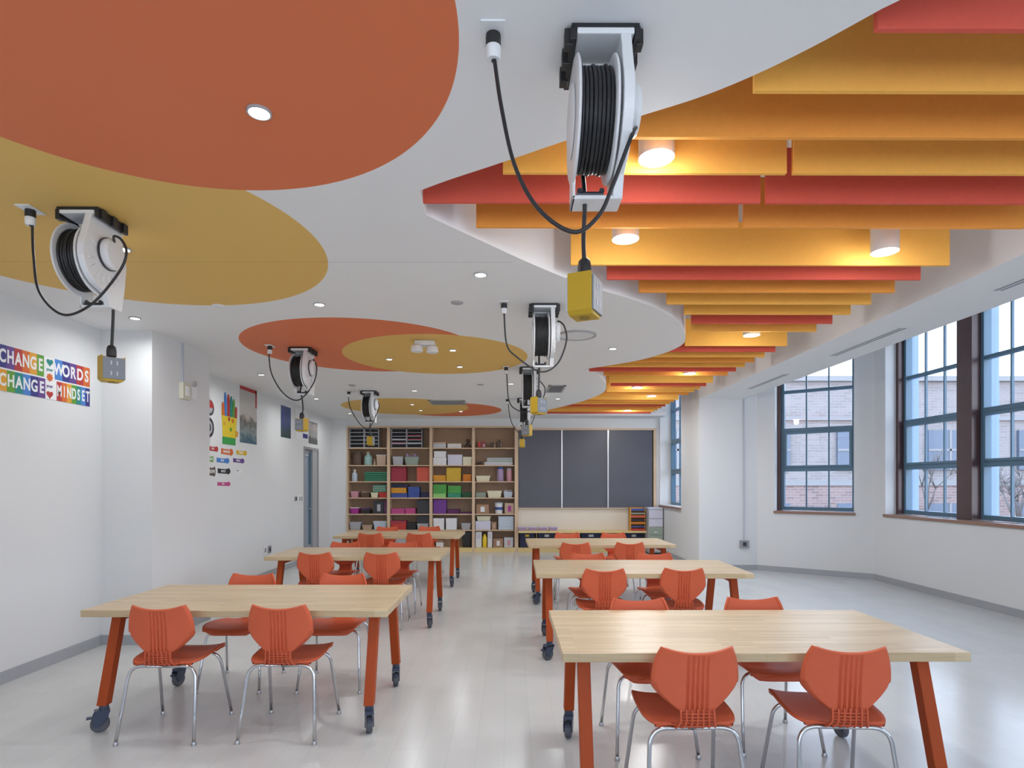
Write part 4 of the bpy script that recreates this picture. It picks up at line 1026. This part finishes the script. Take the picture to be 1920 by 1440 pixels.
item('tray', 'sage', 1396, 1500, 795, 850, 'grey green tray on the fourth shelf of the fourth unit'); item('bin', 'cream', 1515, 1665, 777, 850, 'cream bin on the fourth shelf of the fourth unit'); item('basket', 'paleblue', 1684, 1780, 762, 850, 'pale blue basket on the fourth shelf of the fourth unit', 'lightgrey')
# fifth row
item('bin', 'magenta', 90, 180, 950, 1018, 'magenta bin on the fifth shelf of the leftmost unit', 'white'); item('basket', 'charcoal', 205, 300, 950, 1018, 'charcoal basket on the fifth shelf of the leftmost unit', 'purple'); item('carton', 'charcoal', 335, 440, 885, 1018, 'dark grey box with pale label on the fifth shelf of the leftmost unit', 'grey'); item('folders', 'darkgreen', 444, 474, 880, 1018, 'dark green folders at the right of the fifth shelf of the leftmost unit', 'magenta')
item('stack', 'pink', 512, 658, 960, 1018, 'pink paper stack at the left of the fifth shelf of the second unit'); item('stack', 'pink', 662, 768, 958, 1018, 'pink paper stack in the middle of the fifth shelf of the second unit'); item('box', 'charcoal', 786, 915, 872, 1018, 'charcoal box on the fifth shelf of the second unit')
item('stack', 'purple', 955, 1090, 868, 1018, 'tall purple paper stack on the fifth shelf of the third unit'); item('stack', 'plum', 1100, 1225, 968, 1018, 'low plum paper stack on the fifth shelf of the third unit'); item('stack', 'plum', 1232, 1350, 998, 1018, 'thin plum paper stack at the right of the fifth shelf of the third unit')
item('carton', 'cardboard', 1400, 1532, 918, 1018, 'cardboard box with white label on the fifth shelf of the fourth unit'); item('tub', 'white', 1592, 1680, 900, 1018, 'round white tub with blue band on the fifth shelf of the fourth unit', 'paleblue'); item('carton', 'tan', 1696, 1800, 905, 1018, 'tan and pink box on the fifth shelf of the fourth unit', 'magenta')
# sixth row
item('bin', 'grey', 75, 200, 1102, 1188, 'clear grey bin on the sixth shelf of the leftmost unit', 'lightgrey'); item('bin', 'tan', 215, 318, 1132, 1188, 'beige bin on the sixth shelf of the leftmost unit'); item('bin', 'paleblue', 332, 470, 1092, 1188, 'pale blue bin on the sixth shelf of the leftmost unit', 'white')
item('box', 'red', 515, 672, 1088, 1188, 'red box on the sixth shelf of the second unit', 'crimson'); item('box', 'black', 682, 772, 1110, 1188, 'black box on the sixth shelf of the second unit'); item('box', 'charcoal', 786, 915, 1035, 1112, 'charcoal box above the grey bin in the second unit', lift=True); item('bin', 'grey', 784, 906, 1116, 1188, 'grey bin on the sixth shelf of the second unit')
item('box', 'white', 955, 1066, 1062, 1188, 'white box on the sixth shelf of the third unit, left one'); item('box', 'white', 1086, 1196, 1062, 1188, 'white box on the sixth shelf of the third unit, right one'); item('bin', 'grey', 1245, 1345, 1112, 1188, 'grey bin on the sixth shelf of the third unit')
item('box', 'lilac', 1390, 1550, 1092, 1188, 'lilac white box on the sixth shelf of the fourth unit'); item('bin', 'cream', 1404, 1552, 1040, 1090, 'cream bin on top of the lilac white box in the fourth unit', lift=True); item('carton', 'cardboard', 1560, 1612, 1100, 1188, 'narrow cardboard box on the sixth shelf of the fourth unit', 'tan'); item('drawers', 'lightgrey', 1630, 1790, 1040, 1188, 'pale grey drawer box on the sixth shelf of the fourth unit', 'paleblue')
# bottom row
item('box', 'white', 984, 1056, 1292, 1365, 'small white box on the bottom shelf of the third unit', 'cardboard'); item('bin', 'black', 1252, 1350, 1205, 1365, 'black and blue bin on the bottom shelf of the third unit', 'navy')
item('binder', 'white', 1386, 1456, 1200, 1365, 'white binder at the left of the bottom shelf of the fourth unit'); item('bottle', 'yellow', 1464, 1512, 1200, 1365, 'yellow bottle with black cap between white binders', 'black'); item('binder', 'white', 1520, 1566, 1200, 1365, 'narrow white binder right of the yellow bottle'); item('carton', 'cardboard', 1576, 1680, 1272, 1365, 'cardboard box with white label on the bottom shelf of the fourth unit'); item('carton', 'lightgrey', 1690, 1785, 1262, 1365, 'white box with pink label on the bottom shelf of the fourth unit', 'rose')
item('box', 'cardboard', 100, 220, 1270, 1365, 'brown box on the bottom shelf of the leftmost unit'); item('box', 'grey', 560, 700, 1270, 1365, 'grey box on the bottom shelf of the second unit')

# ---- sliding boards and counter
bx0, bx1 = XB(967.5), XB(1230)
t = thing('sliding_board_cabinet', 'birch wall cabinet with three dark grey sliding boards', 'board', ((bx0 + bx1) / 2, YB, 0)); cx = (bx0 + bx1) / 2
zb0, zb1 = ZY(952), ZY(806.5)
zf = ZY(803)
MB().box(bx0 - cx, bx0 - cx + .05, -.02, .36, ztoe, zf).box(bx1 - cx - .055, bx1 - cx, -.02, .36, ztoe, zf).box(bx0 - cx + .05, bx1 - cx - .055, -.02, .36, zb1, zf).build('frame', M_cab, t)
struct(MB().box(bx0, bx1, YB, YB + .36, zf + .0005, zc + .002).build('trim_32', M_wall), 'white wall strip above the dark boards')
e3 = [XB(972), XB(1053.5), XB(1140), XB(1223.5)]
for i in range(3):
    MB().box(e3[i] - cx + .006, e3[i + 1] - cx - .006, .0 + .012 * (i % 2), .03 + .012 * (i % 2), zb0, zb1).build('sliding_panel', M_slate, t, bevel=.002)
for i in (1, 2): MB().box(e3[i] - cx - .014, e3[i] - cx + .014, -.012, .045, zb0, zb1).build('panel_edge', M_alu, t)
MB().box(bx0 - cx + .05, bx1 - cx - .055, .06, .08, ZY(994), zb0).build('back_panel', M_pale, t)
MB().box(bx0 - cx + .05, bx1 - cx - .055, -.0, .06, zb0 - .02, zb0).build('board_rail', M_cab, t)
zct = ZY(994)
cxx = (bx0 + .05 + XB(1208)) / 2; cw = (XB(1208) - bx0 - .05) / 2
ctp = thing('counter_top', 'yellow birch counter top running below the dark sliding boards', 'counter', (cxx, YB, zct - .045))
MB().box(-cw, cw, -.22, -.024, 0, .045).build('front_board', M_rail, ctp, bevel=.003)
MB().box(bx0 - cx + .05, XB(1208) - cx, -.022, .058, zct - .044, zct).build('counter_back', M_rail, t)
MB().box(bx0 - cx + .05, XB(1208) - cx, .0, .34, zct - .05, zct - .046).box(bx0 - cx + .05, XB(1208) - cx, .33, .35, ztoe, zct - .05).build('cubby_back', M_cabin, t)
for q in (1006, 1045, 1087, 1130, 1170): MB().box(XB(q) - cx - .008, XB(q) - cx + .008, 0.02, .33, zbot, zct - .05).build('cubby_divider', M_cab, t)
MB().box(bx0 - cx + .05, bx1 - cx - .055, -.022, .345, ztoe, zbot).build('bottom_rail', M_rail, t); MB().box(bx0 - cx, bx1 - cx, .03, .3, 0, ztoe).build('toe_kick', M_base, t)
for (a, b, lb, cc) in [(974, 1003, 'black bin in the cubby nearest the shelves, yellow tag on it', 'yellow'), (1009, 1042, 'black bin in the second cubby under the counter', 'white'), (1048, 1084, 'black bin in the third cubby under the counter', 'white'), (1090, 1127, 'black bin in the fourth cubby under the counter', 'white'), (1133, 1167, 'black bin in the fifth cubby under the counter', 'white'), (1173, 1205, 'black bin in the last cubby under the counter', 'white')]:
    xa, xb = XB(a), XB(b); o = thing('storage_bin', lb, 'bin', ((xa + xb) / 2, YB + .03, zbot + .001), group='black bins under the counter'); w2 = (xb - xa) / 2; h = zct - .06 - zbot
    MB().frustum(-w2, w2, 0, .28, 0, h, .06).build('body', pm('navy'), o, bevel=.005); MB().box(-w2 * .25, w2 * .25, -.004, .0, h * .72, h * .88).build('tag', pm(cc), o)
# baskets on the counter
for k in range(4):
    a = 961 + 5 + k * 19; xa, xb = XB(a + 5), XB(a + 22); o = thing('paper_basket', 'small lilac basket on the counter below the dark boards, %s from the left' % ordinal(k + 1), 'basket', ((xa + xb) / 2, YB - .15, zct + .0005), group='lilac baskets on the counter'); w2 = (xb - xa) / 2
    MB().frustum(-w2 + .003, w2 - .003, 0, .12, 0, .075, .15).build('body', pm('mauve'), o, bevel=.004); MB().box(-w2 + .001, w2 - .001, -.002, .122, .07, .082).build('rim', pm('lilac'), o)
# tray tower
xa, xb = XB(1178), XB(1206); o = thing('paper_tray_tower', 'orange tower of paper trays on the right end of the counter', 'paper trays', ((xa + xb) / 2, YB - .2, zct + .0005)); w2 = (xb - xa) / 2; hh = ZY(952, YB - .2) - zct
MB().box(-w2, -w2 + .02, 0, .17, 0, hh).box(w2 - .01, w2, 0, .17, 0, hh).box(-w2, w2, .16, .17, 0, hh).build('frame', pm('amber'), o)
for k in range(7): MB().box(-w2 + .02, w2 - .01, 0.005, .155, k * hh / 7 + .004, k * hh / 7 + .012 + (.02 if k % 2 else .035)).build('tray', pm(['red', 'blue', 'orange', 'navy', 'coral', 'sage', 'blue'][k]), o)
# clear drawer tower
xa, xb = XB(1216, YB - .4), XB(1244, YB - .4); xb = min(xb, XR - .02); o = thing('drawer_tower', 'tall clear plastic drawer tower with lilac top in the back right corner', 'drawers', ((xa + xb) / 2, YB - .40, 0)); w2 = (xb - xa) / 2; hh = ZY(952, YB - .4)
MB().box(-w2, w2, 0, .36, .03, hh - .03).build('body', pm('grey'), o, bevel=.006); MB().box(-w2 - .004, w2 + .004, -.004, .364, hh - .03, hh).build('top', pm('lilac'), o, bevel=.005)
for k in range(5):
    z0 = .06 + k * (hh - .11) / 5; dr = MB().box(-w2 + .012, w2 - .012, -.012, .0, z0, z0 + (hh - .11) / 5 - .012).build('drawer', pm(['lightgrey', 'sage', 'sage', 'lilac', 'lilac'][k]), o, bevel=.003); MB().box(-.04, .04, -.022, -.012, z0 + .05, z0 + .065).build('handle', pm('white'), dr)
for sx_ in (-1, 1):
    for yy in (.04, .32): MB().lathe([(.018, -.012), (.018, .012)], 14, c=(sx_ * (w2 - .03), yy, .018), axis='X').build('wheel', M_dark, o)

# ================================================================== WALL THINGS
# rainbow banner on the near left wall
def YXL(px, X=None): return onx(px, 900, XL if X is None else X).y
zt = H + 1.036; zb_ = H + 0.693
cc = {'n': (.03, .03, .20), 'p': (.12, .05, .24), 'r': (.42, .03, .03), 'o': (.62, .13, .02), 'a': (.68, .32, .03), 'g': (.10, .30, .03), 't': (.01, .22, .20), 'b': (.06, .20, .55), 'w': (.78, .78, .78), 'y': (.65, .42, .02)}
CM = {k: mat('banner_paint_' + k, v, 0.6, var=.02) for k, v in cc.items()}
ya, yb_ = YXL(0) - 0.02, YXL(167.5)
ban = thing('rainbow_banner', 'rainbow paper banner reading CHANGE your WORDS CHANGE your MINDSET on the left wall', 'banner', (XL, (ya + yb_) / 2, (zt + zb_) / 2))
oy, oz = (ya + yb_) / 2, (zt + zb_) / 2
MB().box(0.0005, 0.003, ya - oy, yb_ - oy, zb_ - oz, zt - oz).build('sheet', CM['w'], ban)
def word(txt, colors, y0, y1, z0, z1, nm):
    n = len(txt); q = (y1 - y0) / n
    for i, ch in enumerate(txt):
        a = y0 + q * i - oy; tile = MB().box(0.003, 0.0045, a, a + q, z0 - oz, z1 - oz).build('letter_tile', CM[colors[i]], ban)
        s = (z1 - z0) * 0.80
        M = Matrix.Translation((0.0046, a + q / 2, (z0 + z1) / 2 - oz)) @ Matrix(((0, 0, 1, 0), (1, 0, 0, 0), (0, 1, 0, 0), (0, 0, 0, 1))) @ Matrix.Diagonal((min(1.0, q / s * 1.25), 1, 1, 1))
        text_mesh(ch, s, 'letter', CM['w'], tile, M)
zm0, zm1 = H + 0.853, H + 0.866
word('CHANGE', 'nproag', ya, YXL(81.5), zm1, zt, 'a'); word('CHANGE', 'agtbnp', ya, YXL(84), zb_, zm0, 'b')
word('WORDS', 'bnproa'[:5], YXL(102), yb_, zm1, zt, 'c'); word('MINDSET', 'roagtbn', YXL(105.5), yb_, zb_, zm0, 'd')
hy = YXL(92.5) - oy
Mh = Matrix(((0, 0, 1, 0), (1, 0, 0, 0), (0, 1, 0, 0), (0, 0, 0, 1)))
def heart(cz, s, m):
    pts = []
    for i in range(28):
        a = 2 * math.pi * i / 28; pts.append((hy + s * 16 * math.sin(a) ** 3 / 16, cz + s * (13 * math.cos(a) - 5 * math.cos(2 * a) - 2 * math.cos(3 * a) - math.cos(4 * a)) / 16))
    MB().prism(pts, 0.003, 0.005, Mh).build('heart', m, ban)
heart(H + .995 - oz, .034, CM['t']); heart(H + .732 - oz, .034, CM['r'])
st = [(hy + (.036 if i % 2 == 0 else .026) * math.cos(i * math.pi / 8), H + .872 - oz + (.036 if i % 2 == 0 else .026) * math.sin(i * math.pi / 8)) for i in range(16)]
MB().prism(st, .003, .005, Mh).build('star_burst', CM['o'], ban)
for zz, k in ((.935, 't'), (.800, 'p')):
    text_mesh('your', .036, 'small_word', CM[k], ban, Matrix.Translation((.0034, hy, H + zz - oz)) @ Mh)

# posters on the far left wall
def rect_on(X, px0, px1, py0, py1, pref=None):
    a = onx(px0, 900, X).y; b = onx(px1, 900, X).y; m = pref or px0; z1 = onx(px0, py0, X).z; z0 = onx(px0, py1, X).z; return a, b, z0, z1
def poster_mat(name, stops, scale=6, seed=0.0):
    m, n, l, b = nmat(name); t = n.new('ShaderNodeTexCoord'); v = n.new('ShaderNodeTexNoise'); v.inputs['Scale'].default_value = scale; v.inputs['Detail'].default_value = 2; v.inputs['Distortion'].default_value = seed
    sp = n.new('ShaderNodeSeparateXYZ'); l.new(t.outputs['Generated'], sp.inputs[0]); ad = n.new('ShaderNodeMath'); ad.operation = 'MULTIPLY_ADD'; l.new(v.outputs['Fac'], ad.inputs[0]); ad.inputs[1].default_value = 0.45; l.new(sp.outputs['Z'], ad.inputs[2])
    l.new(t.outputs['Object'], v.inputs['Vector']); r = n.new('ShaderNodeValToRGB'); r.color_ramp.interpolation = 'CONSTANT' if scale > 9 else 'LINEAR'
    while len(r.color_ramp.elements) < len(stops): r.color_ramp.elements.new(0.5)
    for e, (p, c) in zip(r.color_ramp.elements, stops): e.position = p; e.color = c + (1,)
    s2 = n.new('ShaderNodeMath'); s2.operation = 'DIVIDE'; l.new(ad.outputs[0], s2.inputs[0]); s2.inputs[1].default_value = 1.45
    l.new(s2.outputs[0], r.inputs[0]); l.new(r.outputs[0], b.inputs['Base Color']); b.inputs['Roughness'].default_value = 0.4; return m
def poster(name, X, px0, px1, py0, py1, m, label, border=None, bm_=None):
    y0, y1, z0, z1 = rect_on(X, px0, px1, py0, py1)
    t = thing(name, label, 'poster', (X, (y0 + y1) / 2, (z0 + z1) / 2)); a, h = (y1 - y0) / 2, (z1 - z0) / 2
    MB().box(.0008, .003, -a, a, -h, h).build('print', m, t)
    if border: MB().box(.003, .0045, -a, a, h - .05, h).box(.003, .0045, a - .05, a, h * .35, h).build('red_border', bm_, t)
    return t
poster('landscape_poster', XP, 449.5, 481, 722, 829, poster_mat('poster_landscape', [(0, (.02, .05, .18)), (.18, (.05, .12, .16)), (.3, (.25, .3, .3)), (.42, (.12, .10, .08)), (.5, (.5, .45, .4)), (.8, (.42, .42, .42))], 9, 1.0), 'tall landscape poster with a red corner border beside the crayon hand', True, CM['r'])
poster('blue_poster', XP, 526.5, 545, 759, 819, poster_mat('poster_blue', [(0, (.01, .03, .04)), (.25, (.03, .06, .06)), (.5, (.03, .05, .18)), (.8, (.05, .08, .22)), (1, (.02, .05, .08))], 7, 2.0), 'dark blue poster on the far left wall left of the door')
poster('grey_poster', XP, 578.5, 595, 789, 831, poster_mat('poster_grey', [(0, (.12, .12, .12)), (.35, (.35, .34, .33)), (.6, (.45, .40, .38)), (.78, (.2, .2, .2)), (.9, (.5, .5, .5))], 12, 1.0), 'small grey photo poster above the door')
t = poster('white_notice', XP, 555, 577, 762, 822, CM['w'], 'white notice sheet with a dark blue block left of the grey poster')
ws = t.children[0]; y0, y1, z0, z1 = rect_on(XP, 567, 576, 812, 820)
y0, y1, z0, z1 = rect_on(XP, 567.5, 576.5, 812.5, 821); MB().box(.003, .004, y0 - t.location.y, min(y1, 99) - t.location.y, z0 - t.location.z, z1 - t.location.z).build('blue_block', CM['n'], t)
# two round posters half hidden by the column
for (py0, py1, lab_, mm) in ((750, 780, 'round red and grey badge poster at the column edge, upper one', 'r'), (783, 821, 'round dark patterned badge poster at the column edge, lower one', 'n')):
    y1 = YXL(401, XP); zt_ = onx(396, py0, XP).z; z0 = onx(396, py1, XP).z; r = (zt_ - z0) / 2
    t = thing('round_poster', lab_, 'poster', (XP, y1 - r, (zt_ + z0) / 2)); MB().lathe([(r, 0.001), (r, .003)], 32, axis='X').build('disc', pm('grey'), t)
    MB().lathe([(r * .98, .003), (r * .98, .0042), (r * .68, .0042), (r * .68, .003)], 32, axis='X', cap=False).build('ring', M_dark, t); 
    if mm == 'r': MB().prism([(r * .9 * math.cos(a / 10 * math.pi), r * .9 * math.sin(a / 10 * math.pi)) for a in range(11)], .003, .0046, Mh).build('red_field', CM['r'], t)
    else: MB().lathe([(r * .4, .003), (r * .4, .0046), (r * .2, .0046), (r * .2, .003)], 24, axis='X', cap=False).build('inner_ring', M_dark, t)
# crayon hand cut-out
Y0, Y1 = YXL(413.5, XP), YXL(445, XP); yc = (Y0 + Y1) / 2; zc0 = onx(425, 833, XP).z; zc1 = onx(425, 737, XP).z; hh = zc1 - zc0; ww = Y1 - Y0
hand = thing('crayon_hand_cutout', 'yellow paper hand cut-out with coloured crayons for fingers and a green cuff', 'wall decoration', (XP, yc, zc0))
MB().prism([(-ww * .38, hh * .10), (ww * .38, hh * .10), (ww * .44, hh * .45), (ww * .48, hh * .62), (-ww * .46, hh * .66), (-ww * .42, hh * .4)], .001, .004, Mh).build('palm', mat('hand_yellow', (.74, .55, .02), .6), hand)
MB().box(.001, .006, -ww * .40, ww * .36, 0, hh * .14).build('cuff', mat('cuff_green', (.03, .30, .06), .6), hand)
for k, (a, top_, cl) in enumerate([(-.36, .80, 'o'), (-.22, 1.0, 'b'), (-.06, .98, 'r'), (.09, .96, 't'), (.23, .92, 'g'), (.37, .78, 'r')]):
    M = Matrix.Translation((0, a * ww, hh * .55)) @ Matrix.Rotation(-a * .25, 4, 'X'); hgt = hh * (top_ - .55); wd = ww * .065
    MB().prism([(-wd, 0), (wd, 0), (wd, hgt * .78), (wd * .4, hgt), (-wd * .4, hgt), (-wd, hgt * .78)], .004, .009, M @ Mh).build('crayon', CM[cl], hand)
MB().prism([(ww * .36, hh * .16), (ww * .50, hh * .18), (ww * .54, hh * .28), (ww * .36, hh * .30)], .004, .007, Mh).build('thumb', CM['a'], hand)
for (a, b, cl) in ((-.02, .50, 'r'), (-.3, .40, 'a'), (.08, .30, 'g'), (.2, .48, 'o')):
    MB().lathe([(ww * .06, .004), (ww * .06, .006)], 12, c=(0, a * ww, b * hh), axis='X').build('dot', CM[cl], hand)
# colour word cards
cards = [(391, 409, 835, 846, 'r', 'red', 'RED'), (414.5, 437, 839, 853, 'o', 'orange', 'ORANGE'), (443, 463, 843, 853, 'y', 'yellow', 'YELLOW'), (391, 400, 854, 867, 'g', 'green', 'GREEN'), (406, 430, 857, 868, 'b', 'blue', 'BLUE'), (437, 458, 858, 868, 'p', 'purple', 'PURPLE'),
         (391, 404, 874, 894, 'brown', 'brown', 'BROWN'), (408, 432, 877, 889, 'black', 'black', 'BLACK'), (440, 452, 879, 886, 'w', 'white', 'WHITE'), (407.5, 432, 903, 912, 'pink', 'pink', 'PINK')]
for (a, b, c_, d, k, nm, tx) in cards:
    y0, y1, z0, z1 = rect_on(XP, a, b, c_, d); yc = (y0 + y1) / 2; w2 = (y1 - y0) / 2; h2 = (z1 - z0) / 2
    mm = CM[k] if k in CM else pm(k)
    t = thing('colour_word_card', '%s paint splash card with the colour word %s on the far left wall' % (nm, tx), 'wall card', (XP, yc, (z0 + z1) / 2), group='colour word cards')
    pts = [(-w2, -h2 * .7), (w2 * .5, -h2 * .8), (w2 * .62, -h2), (w2 * .9, -h2 * .6), (w2, 0), (w2 * .85, h2 * .9), (w2 * .6, h2), (w2 * .45, h2 * .75), (-w2 * .4, h2 * .7), (-w2, h2 * .85)]
    MB().prism(pts, .001, .003, Mh).build('card', mm, t)
    s_ = h2 * .95
    text_mesh(tx, s_, 'word', CM['w'] if k != 'w' else M_dark, t, Matrix.Translation((.0032, -w2 * .15, 0)) @ Mh @ Matrix.Diagonal((min(1, 1.5 * w2 / (s_ * len(tx) * .62)), 1, 1, 1)), extrude=.0004)
# door with side light
struct(MB().box(XP - 0.14, XP + 0.012, YD0 - 0.05, YD0, 0, DZ + 0.05).box(XP - 0.14, XP + 0.012, YD1, YD1 + 0.05, 0, DZ + 0.05).box(XP - 0.14, XP + 0.012, YD0, YD1, DZ, DZ + 0.05).build('trim_30', M_vent), 'grey steel door frame')
dn = bpy.data.objects.new('door_1', None); COL.objects.link(dn); dn.location = (XP - .10, YD0, 0); struct(dn, 'grey glazed door in the far left wall')
dw = YD1 - YD0; sp_y = dw * .62
MB().box(0, .04, 0.0, .05, 0, DZ).box(0, .04, sp_y - .04, sp_y, 0, DZ).box(0, .04, .05, sp_y - .04, DZ - .12, DZ).box(0, .04, .05, sp_y - .04, 0, .25).build('door_leaf', M_lightgrey, dn)
MB().box(.015, .022, .05, sp_y - .04, .25, DZ - .12).build('door_glass', mat('blue_grey_glass', (.36, .42, .48), .15), dn)
MB().box(0, .10, sp_y, dw, 0, DZ).build('side_panel', M_ring, dn)
MB().box(.04, .075, sp_y - .05, sp_y - .02, .3, DZ - .05).build('door_edge_seal', M_teal, dn)
MB().tube([(.04, sp_y - .08, 1.0), (.09, sp_y - .08, 1.0), (.09, sp_y - .2, 1.0)], .01, 8).build('door_handle', M_steel, dn)
struct(MB().box(XP - .24, XP - .2, YD0 - .3, YD1 + .3, 0, 3).build('trim_31', M_wall), 'corridor wall behind the door')
# switches / outlets
def plate(name, X, px0, px1, py0, py1, label, cat, m=M_white, depth=.012, slots=1, sm=M_vent):
    y0, y1, z0, z1 = rect_on(X, px0, px1, py0, py1); yc = (y0 + y1) / 2; w2 = (y1 - y0) / 2; h2 = (z1 - z0) / 2
    t = thing(name, label, cat, (X, yc, (z0 + z1) / 2)); MB().box(0, depth, -w2, w2, -h2, h2).build('plate', m, t, bevel=.002)
    for k in range(slots):
        c = -w2 + (k + .5) * 2 * w2 / slots; MB().box(depth, depth + .006, c - w2 / slots * .4, c + w2 / slots * .4, -h2 * .55, h2 * .55).build('rocker', sm, t)
    return t
plate('light_switch', XP, 552, 556.5, 931, 939, 'small dark sensor left of the light switches by the door', 'switch', M_vent, slots=1, sm=M_dark)
plate('light_switch', XP, 559, 566.5, 928, 943, 'light switch plate beside the door', 'switch', M_white, slots=2)
plate('wall_outlet', XP, 493, 499, 1025, 1040, 'grey outlet low on the far left wall, left one', 'outlet', M_white, slots=1)
plate('wall_outlet', XP, 502, 507.5, 1024, 1038, 'grey outlet low on the far left wall, right one', 'outlet', M_vent, slots=1, sm=M_dark)
t = plate('fire_alarm_strobe', XC, 335.5, 350, 716, 747, 'ivory alarm strobe box on the left column below a thin conduit', 'alarm', M_offwhite, .045, 1, M_white)
y0, y1, z0, z1 = rect_on(XC, 340, 343, 645, 716); MB().box(0.001, .018, y0 - t.location.y, y0 + .02 - t.location.y, t.location.z * 0 + (onx(341, 716, XC).z - t.location.z), L - t.location.z).build('conduit', M_lightgrey, t)
t = plate('wall_sensor', XC, 357, 366, 725, 748, 'white wall sensor with a grey ring right of the ivory strobe', 'sensor', M_white, .02, 0)
MB().lathe([(.028, .02), (.028, .03), (.018, .03), (.018, .02)], 20, c=(0, 0, .10), axis='X', cap=False).build('ring', M_ring, t)
# conduit and box on the return wall
x_, zt_ = ony(1394.5, 900, YA).x, 0
z0, z1 = ony(1394, 1027, YA).z, ony(1394, 1013, YA).z
t = thing('surface_conduit', 'thin white surface conduit running down to a grey outlet box on the bay return wall', 'conduit', (x_, YA, z0)); MB().box(-.011, .011, -.018, 0, z1 - z0, S - z0).build('raceway', M_lightgrey, t, bevel=.002)
MB().box(-.075, .075, -.045, 0, 0, z1 - z0).build('outlet_box', M_vent, t, bevel=.004); MB().box(-.03, .03, -.048, -.045, .03, z1 - z0 - .03).build('socket', M_dark, t)
